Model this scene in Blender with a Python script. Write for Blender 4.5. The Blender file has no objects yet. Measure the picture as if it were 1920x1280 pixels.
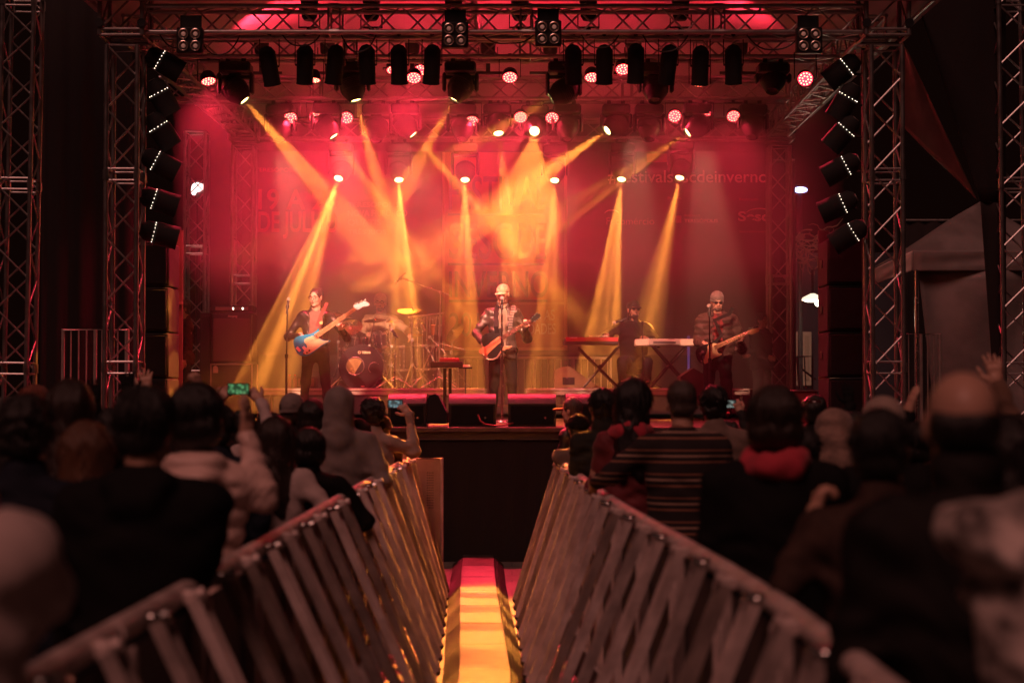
import bpy, bmesh, math, random
import numpy as np
from mathutils import Vector, Matrix, Euler
random.seed(7); rng = np.random.default_rng(7)
scene = bpy.context.scene
R = math.radians
# ---------------------------------------------------------------- camera
CAM = Vector((0, 0, 1.8)); FPX = 3200.0; PITCH = math.atan(85/3200)
cd = bpy.data.cameras.new("camera"); cam = bpy.data.objects.new("camera", cd)
scene.collection.objects.link(cam); scene.camera = cam
cam.location = CAM; cam.rotation_euler = (math.pi/2 + PITCH, 0, 0)
cd.sensor_width = 36; cd.lens = 36*FPX/1920; cd.clip_start = 0.05; cd.clip_end = 2000
cd.dof.use_dof = True; cd.dof.focus_distance = 21.5; cd.dof.aperture_fstop = 1.9
cd.dof.aperture_blades = 0
# ---------------------------------------------------------------- world, dim sun (night glow of the square)
world = bpy.data.worlds.new("World"); scene.world = world; world.use_nodes = True
wn = world.node_tree.nodes; bgn = wn["Background"]
bgn.inputs[0].default_value = (1.0, .30, .22, 1); bgn.inputs[1].default_value = 0.003
sd = bpy.data.lights.new("night_glow", 'SUN'); sun = bpy.data.objects.new("night_glow", sd)
scene.collection.objects.link(sun)
sd.energy = .74; sd.color = (1, .40, .33); sd.angle = R(25)
sun.rotation_euler = Euler((R(38), 0, R(-22)))
scene.view_settings.view_transform = 'Standard'; scene.view_settings.look = 'None'
scene.view_settings.exposure = 0.18; scene.view_settings.gamma = 1
c = scene.cycles
c.use_denoising = True; c.volume_bounces = 1; c.max_bounces = 5; c.diffuse_bounces = 3; c.glossy_bounces = 2
c.transparent_max_bounces = 8; c.sample_clamp_indirect = 3; c.sample_clamp_direct = 40
c.use_light_tree = True; c.caustics_reflective = False; c.caustics_refractive = False
c.use_adaptive_sampling = False
# ---------------------------------------------------------------- helpers
ct, st = math.cos(PITCH), math.sin(PITCH)
def P(px, py, Y):
    v = 640-py; y = FPX*ct - v*st; z = FPX*st + v*ct
    t = Y/y
    return Vector(((px-960)*t, Y, 1.8 + z*t))
def PX(px, Y): return (px-960)*Y/FPX
def PZ(py, Y): return P(960, py, Y).z
def tag(o, label=None, cat=None, group=None, kind=None):
    if label: o['label'] = label
    if cat: o['category'] = cat
    if group: o['group'] = group
    if kind: o['kind'] = kind
    return o
def link(o, parent=None):
    scene.collection.objects.link(o)
    if parent is not None: o.parent = parent
    return o
def empty(name, loc=(0,0,0), label=None, cat=None, group=None, rot=(0,0,0)):
    o = bpy.data.objects.new(name, None); link(o); o.location = loc; o.rotation_euler = rot
    o.empty_display_size = .1
    return tag(o, label, cat, group)
def copy_tree(o, parent=None):
    c_ = o.copy(); scene.collection.objects.link(c_); c_.parent = parent
    for ch in [x for x in o.children]: copy_tree(ch, c_)
    return c_
MATS = {}
def mat(name, col, rough=.6, metal=0, var=0, vscale=8, bump=0, bscale=60, emis=None, estr=0, spec=.5, col2=None, stretch=None, sheen=0, coat=0, detail=4):
    if name in MATS: return MATS[name]
    m = bpy.data.materials.new(name); m.use_nodes = True; nt = m.node_tree; b = nt.nodes["Principled BSDF"]
    b.inputs["Base Color"].default_value = (*col, 1); b.inputs["Roughness"].default_value = rough
    b.inputs["Metallic"].default_value = metal; b.inputs["Specular IOR Level"].default_value = spec
    if sheen: b.inputs["Sheen Weight"].default_value = sheen
    if coat: b.inputs["Coat Weight"].default_value = coat; b.inputs["Coat Roughness"].default_value = .15
    tc = None
    def coord(s):
        nonlocal tc
        if tc is None: tc = nt.nodes.new("ShaderNodeTexCoord")
        if stretch is None: return tc.outputs["Object"]
        mp = nt.nodes.new("ShaderNodeMapping"); mp.inputs["Scale"].default_value = stretch
        nt.links.new(tc.outputs["Object"], mp.inputs[0]); return mp.outputs[0]
    if var:
        n = nt.nodes.new("ShaderNodeTexNoise"); n.inputs["Scale"].default_value = vscale; n.inputs["Detail"].default_value = detail
        nt.links.new(coord(1), n.inputs["Vector"])
        r = nt.nodes.new("ShaderNodeValToRGB"); c2 = col2 or tuple(x*(1-var) for x in col)
        r.color_ramp.elements[0].position = .35; r.color_ramp.elements[1].position = .65
        r.color_ramp.elements[0].color = (*c2, 1); r.color_ramp.elements[1].color = (*col, 1)
        nt.links.new(n.outputs["Fac"], r.inputs[0]); nt.links.new(r.outputs[0], b.inputs["Base Color"])
        q = nt.nodes.new("ShaderNodeMapRange"); q.inputs[3].default_value = max(.03, rough-.12); q.inputs[4].default_value = min(1, rough+.12)
        nt.links.new(n.outputs["Fac"], q.inputs[0]); nt.links.new(q.outputs[0], b.inputs["Roughness"])
    if bump:
        n2 = nt.nodes.new("ShaderNodeTexNoise"); n2.inputs["Scale"].default_value = bscale; n2.inputs["Detail"].default_value = 3
        nt.links.new(coord(1), n2.inputs["Vector"])
        bp = nt.nodes.new("ShaderNodeBump"); bp.inputs["Strength"].default_value = bump; bp.inputs["Distance"].default_value = .01
        nt.links.new(n2.outputs["Fac"], bp.inputs["Height"]); nt.links.new(bp.outputs[0], b.inputs["Normal"])
    if emis: b.inputs["Emission Color"].default_value = (*emis, 1); b.inputs["Emission Strength"].default_value = estr
    MATS[name] = m; return m
ALU = mat('aluminium', (.40,.38,.37), .34, .9, .25, 9, .15, 40)
ALUD = mat('worn_aluminium', (.24,.22,.21), .45, .7, .35, 14, .2, 50)
BLK = mat('black_metal', (.018,.018,.019), .42, .2, .3, 12, .1, 90)
BLKM = mat('matt_black', (.012,.012,.012), .85, 0, .3, 6, .15, 50)
CHR = mat('chrome', (.85,.83,.80), .24, 1, .1, 20)
GLSD = mat('dark_glass', (.05,.045,.04), .08, .3)
class MB:
    def __init__(s): s.v=[]; s.f=[]; s.n=0
    def add(s, V, F):
        V=np.asarray(V,float).reshape(-1,3); s.v.append(V)
        s.f += [tuple(i+s.n for i in f) for f in F]; s.n += len(V); return s
    def box(s, c, d, rot=None, bev=0):
        c=np.array(c,float); d=np.array(d,float)/2
        if bev:
            b=min(bev,*(d*.9)); V=[]
            for sx in(-1,1):
                for sy in(-1,1):
                    for sz in(-1,1):
                        V+= [(sx*(d[0]-b),sy*(d[1]-b),sz*d[2]),(sx*(d[0]-b),sy*d[1],sz*(d[2]-b)),(sx*d[0],sy*(d[1]-b),sz*(d[2]-b))]
            V=np.array(V); idx=lambda sx,sy,sz,k:(((sx>0)*4+(sy>0)*2+(sz>0))*3+k)
            F=[]
            for sg in(-1,1):
                F.append([idx(a,b_,sg,0) for a,b_ in((-1,-1),(1,-1),(1,1),(-1,1))])
                F.append([idx(a,sg,b_,1) for a,b_ in((-1,-1),(1,-1),(1,1),(-1,1))])
                F.append([idx(sg,a,b_,2) for a,b_ in((-1,-1),(1,-1),(1,1),(-1,1))])
            for a in(-1,1):
                for b_ in(-1,1):
                    F.append([idx(-1,a,b_,0),idx(1,a,b_,0),idx(1,a,b_,1),idx(-1,a,b_,1)])
                    F.append([idx(a,-1,b_,0),idx(a,1,b_,0),idx(a,1,b_,2),idx(a,-1,b_,2)])
                    F.append([idx(a,b_,-1,1),idx(a,b_,1,1),idx(a,b_,1,2),idx(a,b_,-1,2)])
                    for g in(-1,1): F.append([idx(a,b_,g,k) for k in range(3)])
            # orient outward
            F2=[]
            for f in F:
                p=V[f]; nrm=np.cross(p[1]-p[0],p[2]-p[0])
                F2.append(tuple(f) if nrm@p.mean(0)>0 else tuple(f[::-1]))
            F=F2
        else:
            V=np.array([(x,y,z) for x in(-1,1) for y in(-1,1) for z in(-1,1)],float)*d
            F=[(0,1,3,2),(4,6,7,5),(0,4,5,1),(2,3,7,6),(0,2,6,4),(1,5,7,3)]
        if rot is not None: V=V@np.array(rot.to_3x3() if hasattr(rot,'to_3x3') else rot).T
        return s.add(V+c,F)
    def tube(s, pts, r, seg=8, caps=True):
        pts=[np.array(p,float) for p in pts]; n=len(pts)
        rs=r if hasattr(r,'__len__') else [r]*n
        V=[];up=None
        for i,p in enumerate(pts):
            t=pts[min(i+1,n-1)]-pts[max(i-1,0)]; t=t/(np.linalg.norm(t)+1e-9)
            if up is None: up=np.array([0,0,1.]) if abs(t[2])<.9 else np.array([1.,0,0])
            a=np.cross(t,up); a/=np.linalg.norm(a)+1e-9; b=np.cross(a,t); up=b
            for k in range(seg):
                an=2*math.pi*k/seg; V.append(p+rs[i]*(math.cos(an)*a+math.sin(an)*b))
        F=[]
        for i in range(n-1):
            for k in range(seg):
                k2=(k+1)%seg; F.append((i*seg+k,i*seg+k2,(i+1)*seg+k2,(i+1)*seg+k))
        if caps: F.append(tuple(range(seg))[::-1]); F.append(tuple((n-1)*seg+k for k in range(seg)))
        return s.add(V,F)
    def lathe(s, prof, o=(0,0,0), ax=(0,0,1), seg=20):
        ax=np.array(ax,float); ax/=np.linalg.norm(ax); u=np.array([1.,0,0]) if abs(ax[0])<.9 else np.array([0,1.,0])
        a=np.cross(ax,u); a/=np.linalg.norm(a); b=np.cross(ax,a); V=[];F=[]
        for (r,h) in prof:
            for k in range(seg):
                an=2*math.pi*k/seg; V.append(np.array(o)+ax*h+r*(math.cos(an)*a+math.sin(an)*b))
        for i in range(len(prof)-1):
            for k in range(seg):
                k2=(k+1)%seg; F.append((i*seg+k,i*seg+k2,(i+1)*seg+k2,(i+1)*seg+k))
        if prof[0][0]>1e-6: F.append(tuple(range(seg))[::-1])
        if prof[-1][0]>1e-6: F.append(tuple((len(prof)-1)*seg+k for k in range(seg)))
        return s.add(V,F)
    def prism(s, outline, y0, y1):   # outline (x,z) extruded along y
        n=len(outline)
        V=[(x,y0,z) for x,z in outline]+[(x,y1,z) for x,z in outline]
        F=[tuple(range(n)),tuple(range(2*n-1,n-1,-1))]+[(i,i+n,(i+1)%n+n,(i+1)%n) for i in range(n)]
        return s.add(V,F)
    def ell(s, c, r, seg=16, rings=10, rot=None):
        V=[];F=[]
        for i in range(rings+1):
            th=math.pi*i/rings
            for k in range(seg):
                an=2*math.pi*k/seg; V.append((r[0]*math.sin(th)*math.cos(an),r[1]*math.sin(th)*math.sin(an),r[2]*math.cos(th)))
        V=np.array(V)
        if rot is not None: V=V@np.array(rot.to_3x3()).T
        for i in range(rings):
            for k in range(seg):
                k2=(k+1)%seg; F.append((i*seg+k,(i+1)*seg+k,(i+1)*seg+k2,i*seg+k2))
        return s.add(V+np.array(c),F)
    def xf(s, M):
        M=np.array(M); s.v=[v@M[:3,:3].T+M[:3,3] for v in s.v]; return s
    def build(s, name, m, parent=None, smooth=True, ang=38):
        me=bpy.data.meshes.new(name); V=np.concatenate(s.v) if s.v else np.zeros((0,3))
        me.from_pydata(V.tolist(),[],s.f); me.update()
        bm=bmesh.new(); bm.from_mesh(me); bmesh.ops.recalc_face_normals(bm,faces=bm.faces); bm.to_mesh(me); bm.free()
        if smooth:
            me.polygons.foreach_set('use_smooth',np.ones(len(me.polygons),bool)); me.set_sharp_from_angle(angle=R(ang))
        me.materials.append(m)
        return link(bpy.data.objects.new(name,me),parent)
def look(d):  # rotation matrix taking local -Z to direction d
    return Vector(d).to_track_quat('-Z','Y')
# ================================================================ setting
def ground_mat():
    m=bpy.data.materials.new('paving'); m.use_nodes=True; nt=m.node_tree; b=nt.nodes['Principled BSDF']
    tc=nt.nodes.new('ShaderNodeTexCoord'); br=nt.nodes.new('ShaderNodeTexBrick')
    br.inputs['Scale'].default_value=1.0; br.inputs['Brick Width'].default_value=.6; br.inputs['Row Height'].default_value=.4
    br.inputs['Mortar Size'].default_value=.006; br.inputs['Color1'].default_value=(.17,.15,.14,1); br.inputs['Color2'].default_value=(.21,.19,.175,1); br.inputs['Mortar'].default_value=(.10,.09,.08,1)
    nt.links.new(tc.outputs['Object'],br.inputs['Vector'])
    n=nt.nodes.new('ShaderNodeTexNoise'); n.inputs['Scale'].default_value=7; n.inputs['Detail'].default_value=6; nt.links.new(tc.outputs['Object'],n.inputs['Vector'])
    mx=nt.nodes.new('ShaderNodeMix'); mx.data_type='RGBA'; mx.blend_type='MULTIPLY'; mx.inputs[0].default_value=.5
    nt.links.new(br.outputs['Color'],mx.inputs[6]); nt.links.new(n.outputs['Fac'],mx.inputs[7]); nt.links.new(mx.outputs[2],b.inputs['Base Color'])
    b.inputs['Roughness'].default_value=.45
    bp=nt.nodes.new('ShaderNodeBump'); bp.inputs['Strength'].default_value=.3; bp.inputs['Distance'].default_value=.005; nt.links.new(br.outputs['Fac'],bp.inputs['Height']); bp.invert=True
    nt.links.new(bp.outputs[0],b.inputs['Normal']); return m
g=MB().add([(-150,-30,0),(150,-30,0),(150,300,0),(-150,300,0)],[(0,1,2,3)]).build('ground',ground_mat(),smooth=False); tag(g,kind='structure')

YF=17.62; ZD=1.38; YB=26.3; XL=-4.35; XR=4.15
SKIRT=mat('black_stage_cloth',(.010,.008,.008),.9,0,.4,3,.4,14,stretch=(6,1,.6))
DECK=mat('stage_deck_ply',(.045,.035,.032),.42,0,.4,5,.2,30)
st_=empty('stage',(0,YF,0),'dark concert stage with black cloth skirt and worn black deck','stage')
MB().box((0-.1,(YB-YF)/2,ZD-.06),(XR-XL,YB-YF,.12)).build('deck',DECK,st_)
sk=MB(); n=120; V=[];F=[]
for i in range(n+1):
    x=XL+(XR-XL)*i/n; dy=.012*math.sin(i*1.7)+.008*math.sin(i*.6)
    V+=[(x,.02+dy,.0),(x,.02+dy*.5,ZD-.125)]
for i in range(n): F.append((2*i,2*i+2,2*i+3,2*i+1))
sk.add(V,F).build('skirt',SKIRT,st_)
MB().box((-.1,-.014,ZD-.02),(XR-XL,.028,.05),bev=.006).build('edge_strip',mat('edge_alu',(.16,.13,.12),.4,.6,.3,9),st_)
bs=MB()
for x in np.arange(XL+.3,XR,1.3):
    for y in (.4,3,6,8.2): bs.tube([(x,y,0),(x,y,ZD-.13)],.03,6)
bs.build('legs',ALUD,st_)
for o in st_.children:
    if o.name.startswith('legs'): o.name='support_frame'
# drum risers
RZ=1.78
def riser(x0,x1,y0,y1,label):
    e=empty('stage_riser',((x0+x1)/2,y0,ZD),label,'riser','low risers on the stage')
    w=x1-x0; d=y1-y0; h=RZ-ZD
    MB().box((0,d/2,h-.012),(w,d,.02)).build('platform_board',DECK,e)
    f=MB(); f.box((0,-.014,h-.016),(w+.02,.028,.034),bev=.004).box((0,-.008,h-.062),(w+.02,.02,.05),bev=.004)
    f.box((-w/2-.012,d/2,h-.05),(.024,d,.09)).box((w/2+.012,d/2,h-.05),(.024,d,.09)); f.build('frame',mat('riser_alu',(.62,.58,.54),.4,.5,.25,7,.2,30),e)
    for sx in(-1,1):
        for yy in(.06,d-.06): MB().tube([(sx*(w/2-.08),yy,0),(sx*(w/2-.08),yy,h-.09)],.024,8).build('leg',ALUD,e)
    return e
Yr=22.9
riser(PX(497,Yr),PX(770,Yr)-.02,Yr,25.2,'low riser with silver edge behind the bassist, under the drums')
riser(PX(770,Yr)+.02,PX(906,Yr),Yr,25.2,'low riser with silver edge right of the drums, ending left of the singer')
riser(PX(990,Yr),PX(1402,Yr),Yr,25.2,'long low riser with silver edge carrying the two keyboards')
# ---------------------------------------------------------------- trusses
def truss_geo(L,w,h,r=.024,rb=.011,pitch=.42):
    """box truss along +X from 0..L, centred; returns 4 chord MBs and the bracing MB"""
    ch=[]; br=MB()
    cor=[(-w/2,-h/2),(w/2,-h/2),(w/2,h/2),(-w/2,h/2)]
    for (y,z) in cor: ch.append(MB().tube([(0,y,z),(L,y,z)],r,10))
    n=max(2,round(L/pitch)); dx=L/n
    for i in range(n):
        for a,b in((0,1),(1,2),(2,3),(3,0)):
            p,q=(cor[a],cor[b]) if i%2==0 else (cor[b],cor[a])
            br.tube([(i*dx,*p),((i+1)*dx,*q)],rb,6)
    for i in (0,n): 
        for a,b in((0,1),(1,2),(2,3),(3,0)): br.tube([(i*dx if i else .01,*cor[a]),((i*dx-.01) if i else .01,*cor[b])],rb,6)
    # joint collars every 2 m
    for x in np.arange(2,L-.3,2.0):
        for (y,z) in cor: br.tube([(x-.05,y,z),(x+.05,y,z)],r*1.35,8)
        for a,b in((0,1),(1,2),(2,3),(3,0)):
            br.tube([(x-.06,*cor[a]),(x-.06,*cor[b])],rb,6).tube([(x+.06,*cor[a]),(x+.06,*cor[b])],rb,6)
    return ch,br
def truss(name,a,b,label,cat,group,w=.3,h=.27,m=None,**k):
    a=Vector(a); b=Vector(b); L=(b-a).length; ch,br=truss_geo(L,w,h,**k)
    e=empty(name,a,label,cat,group)
    d=(b-a).normalized(); e.rotation_euler=d.to_track_quat('X','Z').to_euler()
    for q in ch: q.build('chord',m or ALU,e)
    br.build('bracing',m or ALU,e); return e
ZT=5.62; FL=(-4.05,17.8); FR=(3.89,17.8); RL=(-3.97,25.2); RR=(3.95,25.2)
gT='lighting trusses over the stage'
truss('lighting_truss',(FL[0]+.2,17.8,ZT),(FR[0]-.2,17.8,ZT),'front roof truss across the top of the stage carrying the four-lamp blinders','truss',gT,pitch=.27)
truss('lighting_truss',(FL[0]+.2,19.4,5.66),(FR[0]-.2,19.4,5.66),'second roof truss from the front with the row of black spotlights under it','truss',gT,h=.24,pitch=.27)
truss('lighting_truss',(PX(300,21.9),21.9,ZT),(PX(1480,21.9),21.9,ZT),'third roof truss from the front holding the upper yellow moving heads','truss',gT,pitch=.3)
truss('lighting_truss',(RL[0]+.2,25.2,5.60),(RR[0]-.2,25.2,5.60),'rear roof truss above the banner with the lower yellow moving heads','truss',gT,pitch=.3)
truss('lighting_truss',(FL[0]+.05,18.1,ZT),(RL[0]+.05,24.95,ZT),'left side roof truss running back from the front tower','truss',gT,pitch=.3)
truss('lighting_truss',(FR[0]-.05,18.1,ZT),(RR[0]-.05,24.95,ZT),'right side roof truss running back from the front tower','truss',gT,pitch=.3)
truss('lighting_truss',(PX(884,24),19.3,6.25),(PX(900,24),23.8,6.25),'ridge truss along the middle under the roof canopy','truss',gT,w=.22,h=.22,pitch=.35)
def tower(x,y,label,w=.32,top=5.35,m=None,base=0,lean=0,pitch=.33):
    e=truss('truss_tower',(x,y,base),(x+lean,y,top),label,'truss tower','truss towers around the stage',w=w,h=w,r=.026,m=m,pitch=pitch); 
    e.rotation_euler=(0,R(-90)+math.atan2(lean,top-base),0)
    MB().box((.02,0,0),(.03,w+.25,w+.25),bev=.005).build('base_plate',ALUD,e)
    return e
tower(FL[0],FL[1],'front left truss tower beside the black speaker column, its right edge lit yellow')
tower(FR[0],FR[1],'front right truss tower beside the black speaker column, with red-lit braces')
tower(RL[0],RL[1],'rear left truss tower behind the bass amplifier',w=.30,base=ZD)
tower(RR[0],RR[1],'rear right truss tower at the right edge of the banner',w=.30,base=ZD)
tower(PX(367,27.5),27.5,'faint truss tower far left behind the stage corner',w=.32,top=5.9)
tower(PX(24,18.6),18.6,'outermost left truss tower at the edge of the photo',w=.34,top=7.6,lean=.10)
tower(PX(1905,18.6),18.6,'outermost right truss tower at the edge of the photo',w=.34,top=7.6,lean=-.05)
def corner(x,y,label,s=.44,h=.62,m=None):
    e=empty('corner_block',(x,y,ZT-.18),label,'corner block','square corner frames joining towers and trusses'); b=MB()
    for sx in(-1,1):
        for sy in(-1,1): b.tube([(sx*s/2,sy*s/2,0),(sx*s/2,sy*s/2,h)],.025,8)
        for z in(0,.06,h-.12,h):
            b.tube([(sx*s/2,-s/2,z),(sx*s/2,s/2,z)],.017,6).tube([(-s/2,sx*s/2,z),(s/2,sx*s/2,z)],.017,6)
        b.tube([(-s/2,sx*s/2,.06),(s/2,sx*s/2,h-.12)],.012,6).tube([(sx*s/2,-s/2,.06),(sx*s/2,s/2,h-.12)],.012,6)
    b.build('frame',m or ALUD,e)
    w=MB()
    for sx in(-1,1):
        for z in (.12,.38): w.lathe([(.045,-.02),(.045,.02)],(sx*s/2,-s/2-.02,z),(0,1,0),12)
    w.build('rollers',BLK,e); return e
for (x,y),l in ((FL,'square corner frame on top of the front left tower'),(FR,'square corner frame on top of the front right tower')): corner(x,y,l)
for (x,y),l in ((RL,'small corner frame on top of the rear left tower'),(RR,'small corner frame on top of the rear right tower')): corner(x,y,l,.38,.34)
# ---------------------------------------------------------------- roof canopy
CAN=mat('canopy_fabric',(.55,.50,.48),.7,0,.12,1.5,.2,5)
e=empty('roof_canopy',(0,21.5,5.85),'pale fabric canopy roof over the stage glowing red','canopy')
nx,ny=36,30; V=[];F=[]; W=4.5; D=4.1
for j in range(ny+1):
    for i in range(nx+1):
        u=-1+2*i/nx; v=-1+2*j/ny; q=max(abs(u),abs(v)); 
        z=2.3*(1-q)**1.15 + .10*math.sin(3.0*math.pi*u)*q*(1-q)*2 - .12*math.sin(math.pi*(1-q))*(.5+.5*math.cos(4*math.atan2(v,u)))
        V.append((u*W,v*D,z))
for j in range(ny):
    for i in range(nx): F.append((j*(nx+1)+i,j*(nx+1)+i+1,(j+1)*(nx+1)+i+1,(j+1)*(nx+1)+i))
me=MB().add(V,F).build('membrane',CAN,e)
sol=me.modifiers.new('s','SOLIDIFY'); sol.thickness=.006
b=MB()
for sx in(-1,1):
    for sy in(-1,1): b.tube([(sx*W*.97,sy*D*.97,-.04),(0,0,2.18)],.022,8)
    b.tube([(sx*W*.97,-D*.97,-.05),(sx*W*.97,D*.97,-.05)],.022,8).tube([(-W*.97,sx*D*.97,-.05),(W*.97,sx*D*.97,-.05)],.022,8)
b.build('roof_frame',ALU,e)
# drape at the right side (triangular sheet) and gazebo tent
def sheet(name,pts,m,parent,th=.006,sub=14,sag=.05,seed=0):
    """bilinear sheet through 4 corners with soft folds"""
    p=[np.array(q,float) for q in pts]; V=[];F=[]
    nrm=np.cross(p[1]-p[0],p[3]-p[0]); nrm/=np.linalg.norm(nrm)+1e-9
    for j in range(sub+1):
        for i in range(sub+1):
            u,v=i/sub,j/sub; q=(1-u)*(1-v)*p[0]+u*(1-v)*p[1]+u*v*p[2]+(1-u)*v*p[3]
            q=q+nrm*sag*(math.sin(u*7+seed+v*3)*.5+math.sin(v*9+u*5+seed*2)*.4)*math.sin(math.pi*min(1,max(0,u)))**.5
            V.append(q)
    for j in range(sub):
        for i in range(sub): F.append((j*(sub+1)+i,j*(sub+1)+i+1,(j+1)*(sub+1)+i+1,(j+1)*(sub+1)+i))
    o=MB().add(V,F).build(name,m,parent); s=o.modifiers.new('s','SOLIDIFY'); s.thickness=th; return o
e=empty('side_drape',(0,0,0),'reddish triangular fabric drape hanging right of the front right tower','drape')
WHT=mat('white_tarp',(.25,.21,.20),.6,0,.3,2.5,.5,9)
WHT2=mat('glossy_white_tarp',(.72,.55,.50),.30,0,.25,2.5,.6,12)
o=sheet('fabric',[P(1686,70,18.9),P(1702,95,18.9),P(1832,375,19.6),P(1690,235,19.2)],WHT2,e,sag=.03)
e.location=(4.3,19.2,3); 
for ch in e.children: ch.location=-e.location
e=empty('gazebo_tent',(0,0,0),'grey white gazebo tent with sagging side walls behind the right tower','tent')
Yt=24
sheet('roof',[P(1640,500,Yt),P(1838,378,Yt+1.5),P(1990,470,Yt+1.5),P(1990,505,Yt)],WHT,e,sag=.03)
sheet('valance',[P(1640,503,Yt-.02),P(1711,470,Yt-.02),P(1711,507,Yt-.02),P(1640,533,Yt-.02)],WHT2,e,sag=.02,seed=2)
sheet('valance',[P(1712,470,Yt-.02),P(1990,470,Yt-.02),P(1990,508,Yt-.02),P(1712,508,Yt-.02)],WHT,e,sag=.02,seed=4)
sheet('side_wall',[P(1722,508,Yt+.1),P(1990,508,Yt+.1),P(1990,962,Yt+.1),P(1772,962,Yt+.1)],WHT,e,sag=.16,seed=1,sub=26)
t=MB().tube([P(1718,506,Yt),Vector((P(1718,506,Yt).x,Yt,0))],.03,10); t.build('post',CHR,e)
t=MB().tube([P(1990,506,Yt),Vector((P(1990,506,Yt).x,Yt,0))],.03,10); t.build('post',CHR,e)
# ---------------------------------------------------------------- black drapes and speaker columns
def curtain(x0,x1,y,z0,z1,label,amp=.03):
    e=empty('black_curtain',((x0+x1)/2,y,z0),label,'curtain','black curtains at the stage sides'); n=int((x1-x0)*26); V=[];F=[]
    for i in range(n+1):
        x=x0+(x1-x0)*i/n-(x0+x1)/2; dy=amp*math.sin(i*.9)+amp*.5*math.sin(i*.37)
        for k in range(5): V.append((x,dy*(1-.1*k),(z1-z0)*k/4))
    for i in range(n):
        for k in range(4): F.append((i*5+k,(i+1)*5+k,(i+1)*5+k+1,i*5+k+1))
    o=MB().add(V,F).build('cloth',mat('curtain_black',(.014,.008,.008),.9,0,.4,3,.3,20),e); s=o.modifiers.new('s','SOLIDIFY'); s.thickness=.006
    MB().tube([(x0-(x0+x1)/2,0,z1-z0+.03),(x1-(x0+x1)/2,0,z1-z0+.03)],.025,8).build('rail',ALUD,e); return e
curtain(PX(76,20),PX(262,20),20,0,7.0,'tall black curtain between the two left towers')
e=empty('side_drape',(5.1,18.6,0),'black hanging cloth strip running diagonally left of the outermost right tower','drape')
CBK=mat('curtain_black',(.014,.008,.008),.9,0,.4,3,.3,20)
for q_ in ([P(1705,-40,18.6),P(1886,-40,18.6),P(1886,380,18.6),P(1838,378,18.6)],[P(1838,378,18.6),P(1886,380,18.6),P(1888,800,18.6),P(1868,800,18.6)]):
    o=sheet('fabric',q_,CBK,e,sag=.02); o.location=-Vector(e.location)
curtain(PX(1700,29),PX(2000,29),29,0,4.6,'black curtain behind the gazebo tent at the far right')
curtain(PX(1388,26.6)+.4,PX(1492,26.6),26.6,ZD,5.3,'narrow black curtain behind the rear right tower')
def pa_column(x0,x1,y,ztop,label,z0=ZD):
    w=x1-x0; e=empty('speaker_column',((x0+x1)/2,y,z0),label,'speaker column','black speaker columns at the stage sides'); H=ztop-z0
    n=max(1,round(H/.55)); hh=H/n
    for i in range(n):
        o=MB().box((0,.3,hh*(i+.5)),(w,.6,hh-.008),bev=.015).build('cabinet',mat('cabinet_black',(.004,.0035,.0035),.85,0,.3,6,.3,150),e)
        MB().box((0,-.004,hh*(i+.5)),(w-.05,.02,hh-.07),bev=.006).build('grille',mat('grille_black',(.004,.0035,.0035),.9,0,.2,10,.8,300),o)
        MB().box((-w/2-.004,.35,hh*(i+.5)),(.012,.14,.09),bev=.003).build('handle',BLK,o)
    return e
pa_column(PX(262,19.2),PX(316,19.2),19.2,PZ(452,19.2),'tall black speaker column right of the front left tower')
pa_column(PX(1552,19.2),PX(1628,19.2),19.2,PZ(448,19.2),'tall black speaker column left of the front right tower')
# brown wooden masking panel beside left column
e=empty('masking_panel',(PX(330,20.5),20.5,ZD),'dull brown upright panel right of the left speaker column','panel')
MB().box((0,0,1.15),(.16,.03,2.3),bev=.004).build('board',mat('brown_board',(.16,.07,.045),.7,0,.3,4,.2,20),e)
MB().box((.0,-.03,1.42),(.17,.03,.03),bev=.004).build('batten',mat('batten_wood',(.25,.12,.08),.6),e)
e=empty('masking_panel',(PX(1545,20.5),20.5,ZD),'dull brown upright panel left of the right speaker column','panel')
MB().box((0,0,1.15),(.13,.03,2.3),bev=.004).build('board',MATS['brown_board'],e)
# ---------------------------------------------------------------- banner
YBN=26.1
def text(parent,body,px,py,size_px,col,Y,wpx=None,bold=0,name='lettering',align='LEFT',th=.0):
    cu=bpy.data.curves.new(name,'FONT'); cu.body=body; cu.align_x=align; cu.size=1; cu.offset=bold; cu.extrude=.004
    o=bpy.data.objects.new(name,cu); link(o); bpy.context.view_layer.update()
    dg=bpy.context.evaluated_depsgraph_get(); me=bpy.data.meshes.new_from_object(o.evaluated_get(dg)); bpy.data.objects.remove(o)
    co=np.zeros(len(me.vertices)*3); me.vertices.foreach_get('co',co); co=co.reshape(-1,3)
    h=co[:,1].max()-min(0,co[:,1].min()); cap=co[:,1].max(); s=size_px*Y/FPX/cap
    sx=s if wpx is None else wpx*Y/FPX/(co[:,0].max()-co[:,0].min())
    if align=='LEFT': co[:,0]-=co[:,0].min()
    elif align=='RIGHT': co[:,0]-=co[:,0].max()
    co2=np.stack([co[:,0]*sx,-co[:,2],co[:,1]*s],1); me.vertices.foreach_set('co',co2.ravel()); me.update()
    me.materials.append(col); ob=link(bpy.data.objects.new(name,me),parent); ob.location=P(px,py,Y)-parent.matrix_world.translation if False else P(px,py,Y)-Vector(parent.location)
    return ob
BNR=mat('banner_vinyl',(.045,.018,.022),.55,0,.3,1.2,.15,3)
e=empty('stage_banner',(0,YBN+.02,PZ(665,YBN)),'huge dark festival banner behind the band with pale lettering and an orange poster','banner')
bx0,bx1=PX(452,YBN),PX(1452,YBN); bz1=PZ(283,YBN)-e.location.z
MB().box(((bx0+bx1)/2,.01,bz1/2),(bx1-bx0,.012,bz1)).build('vinyl_sheet',BNR,e)
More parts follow.
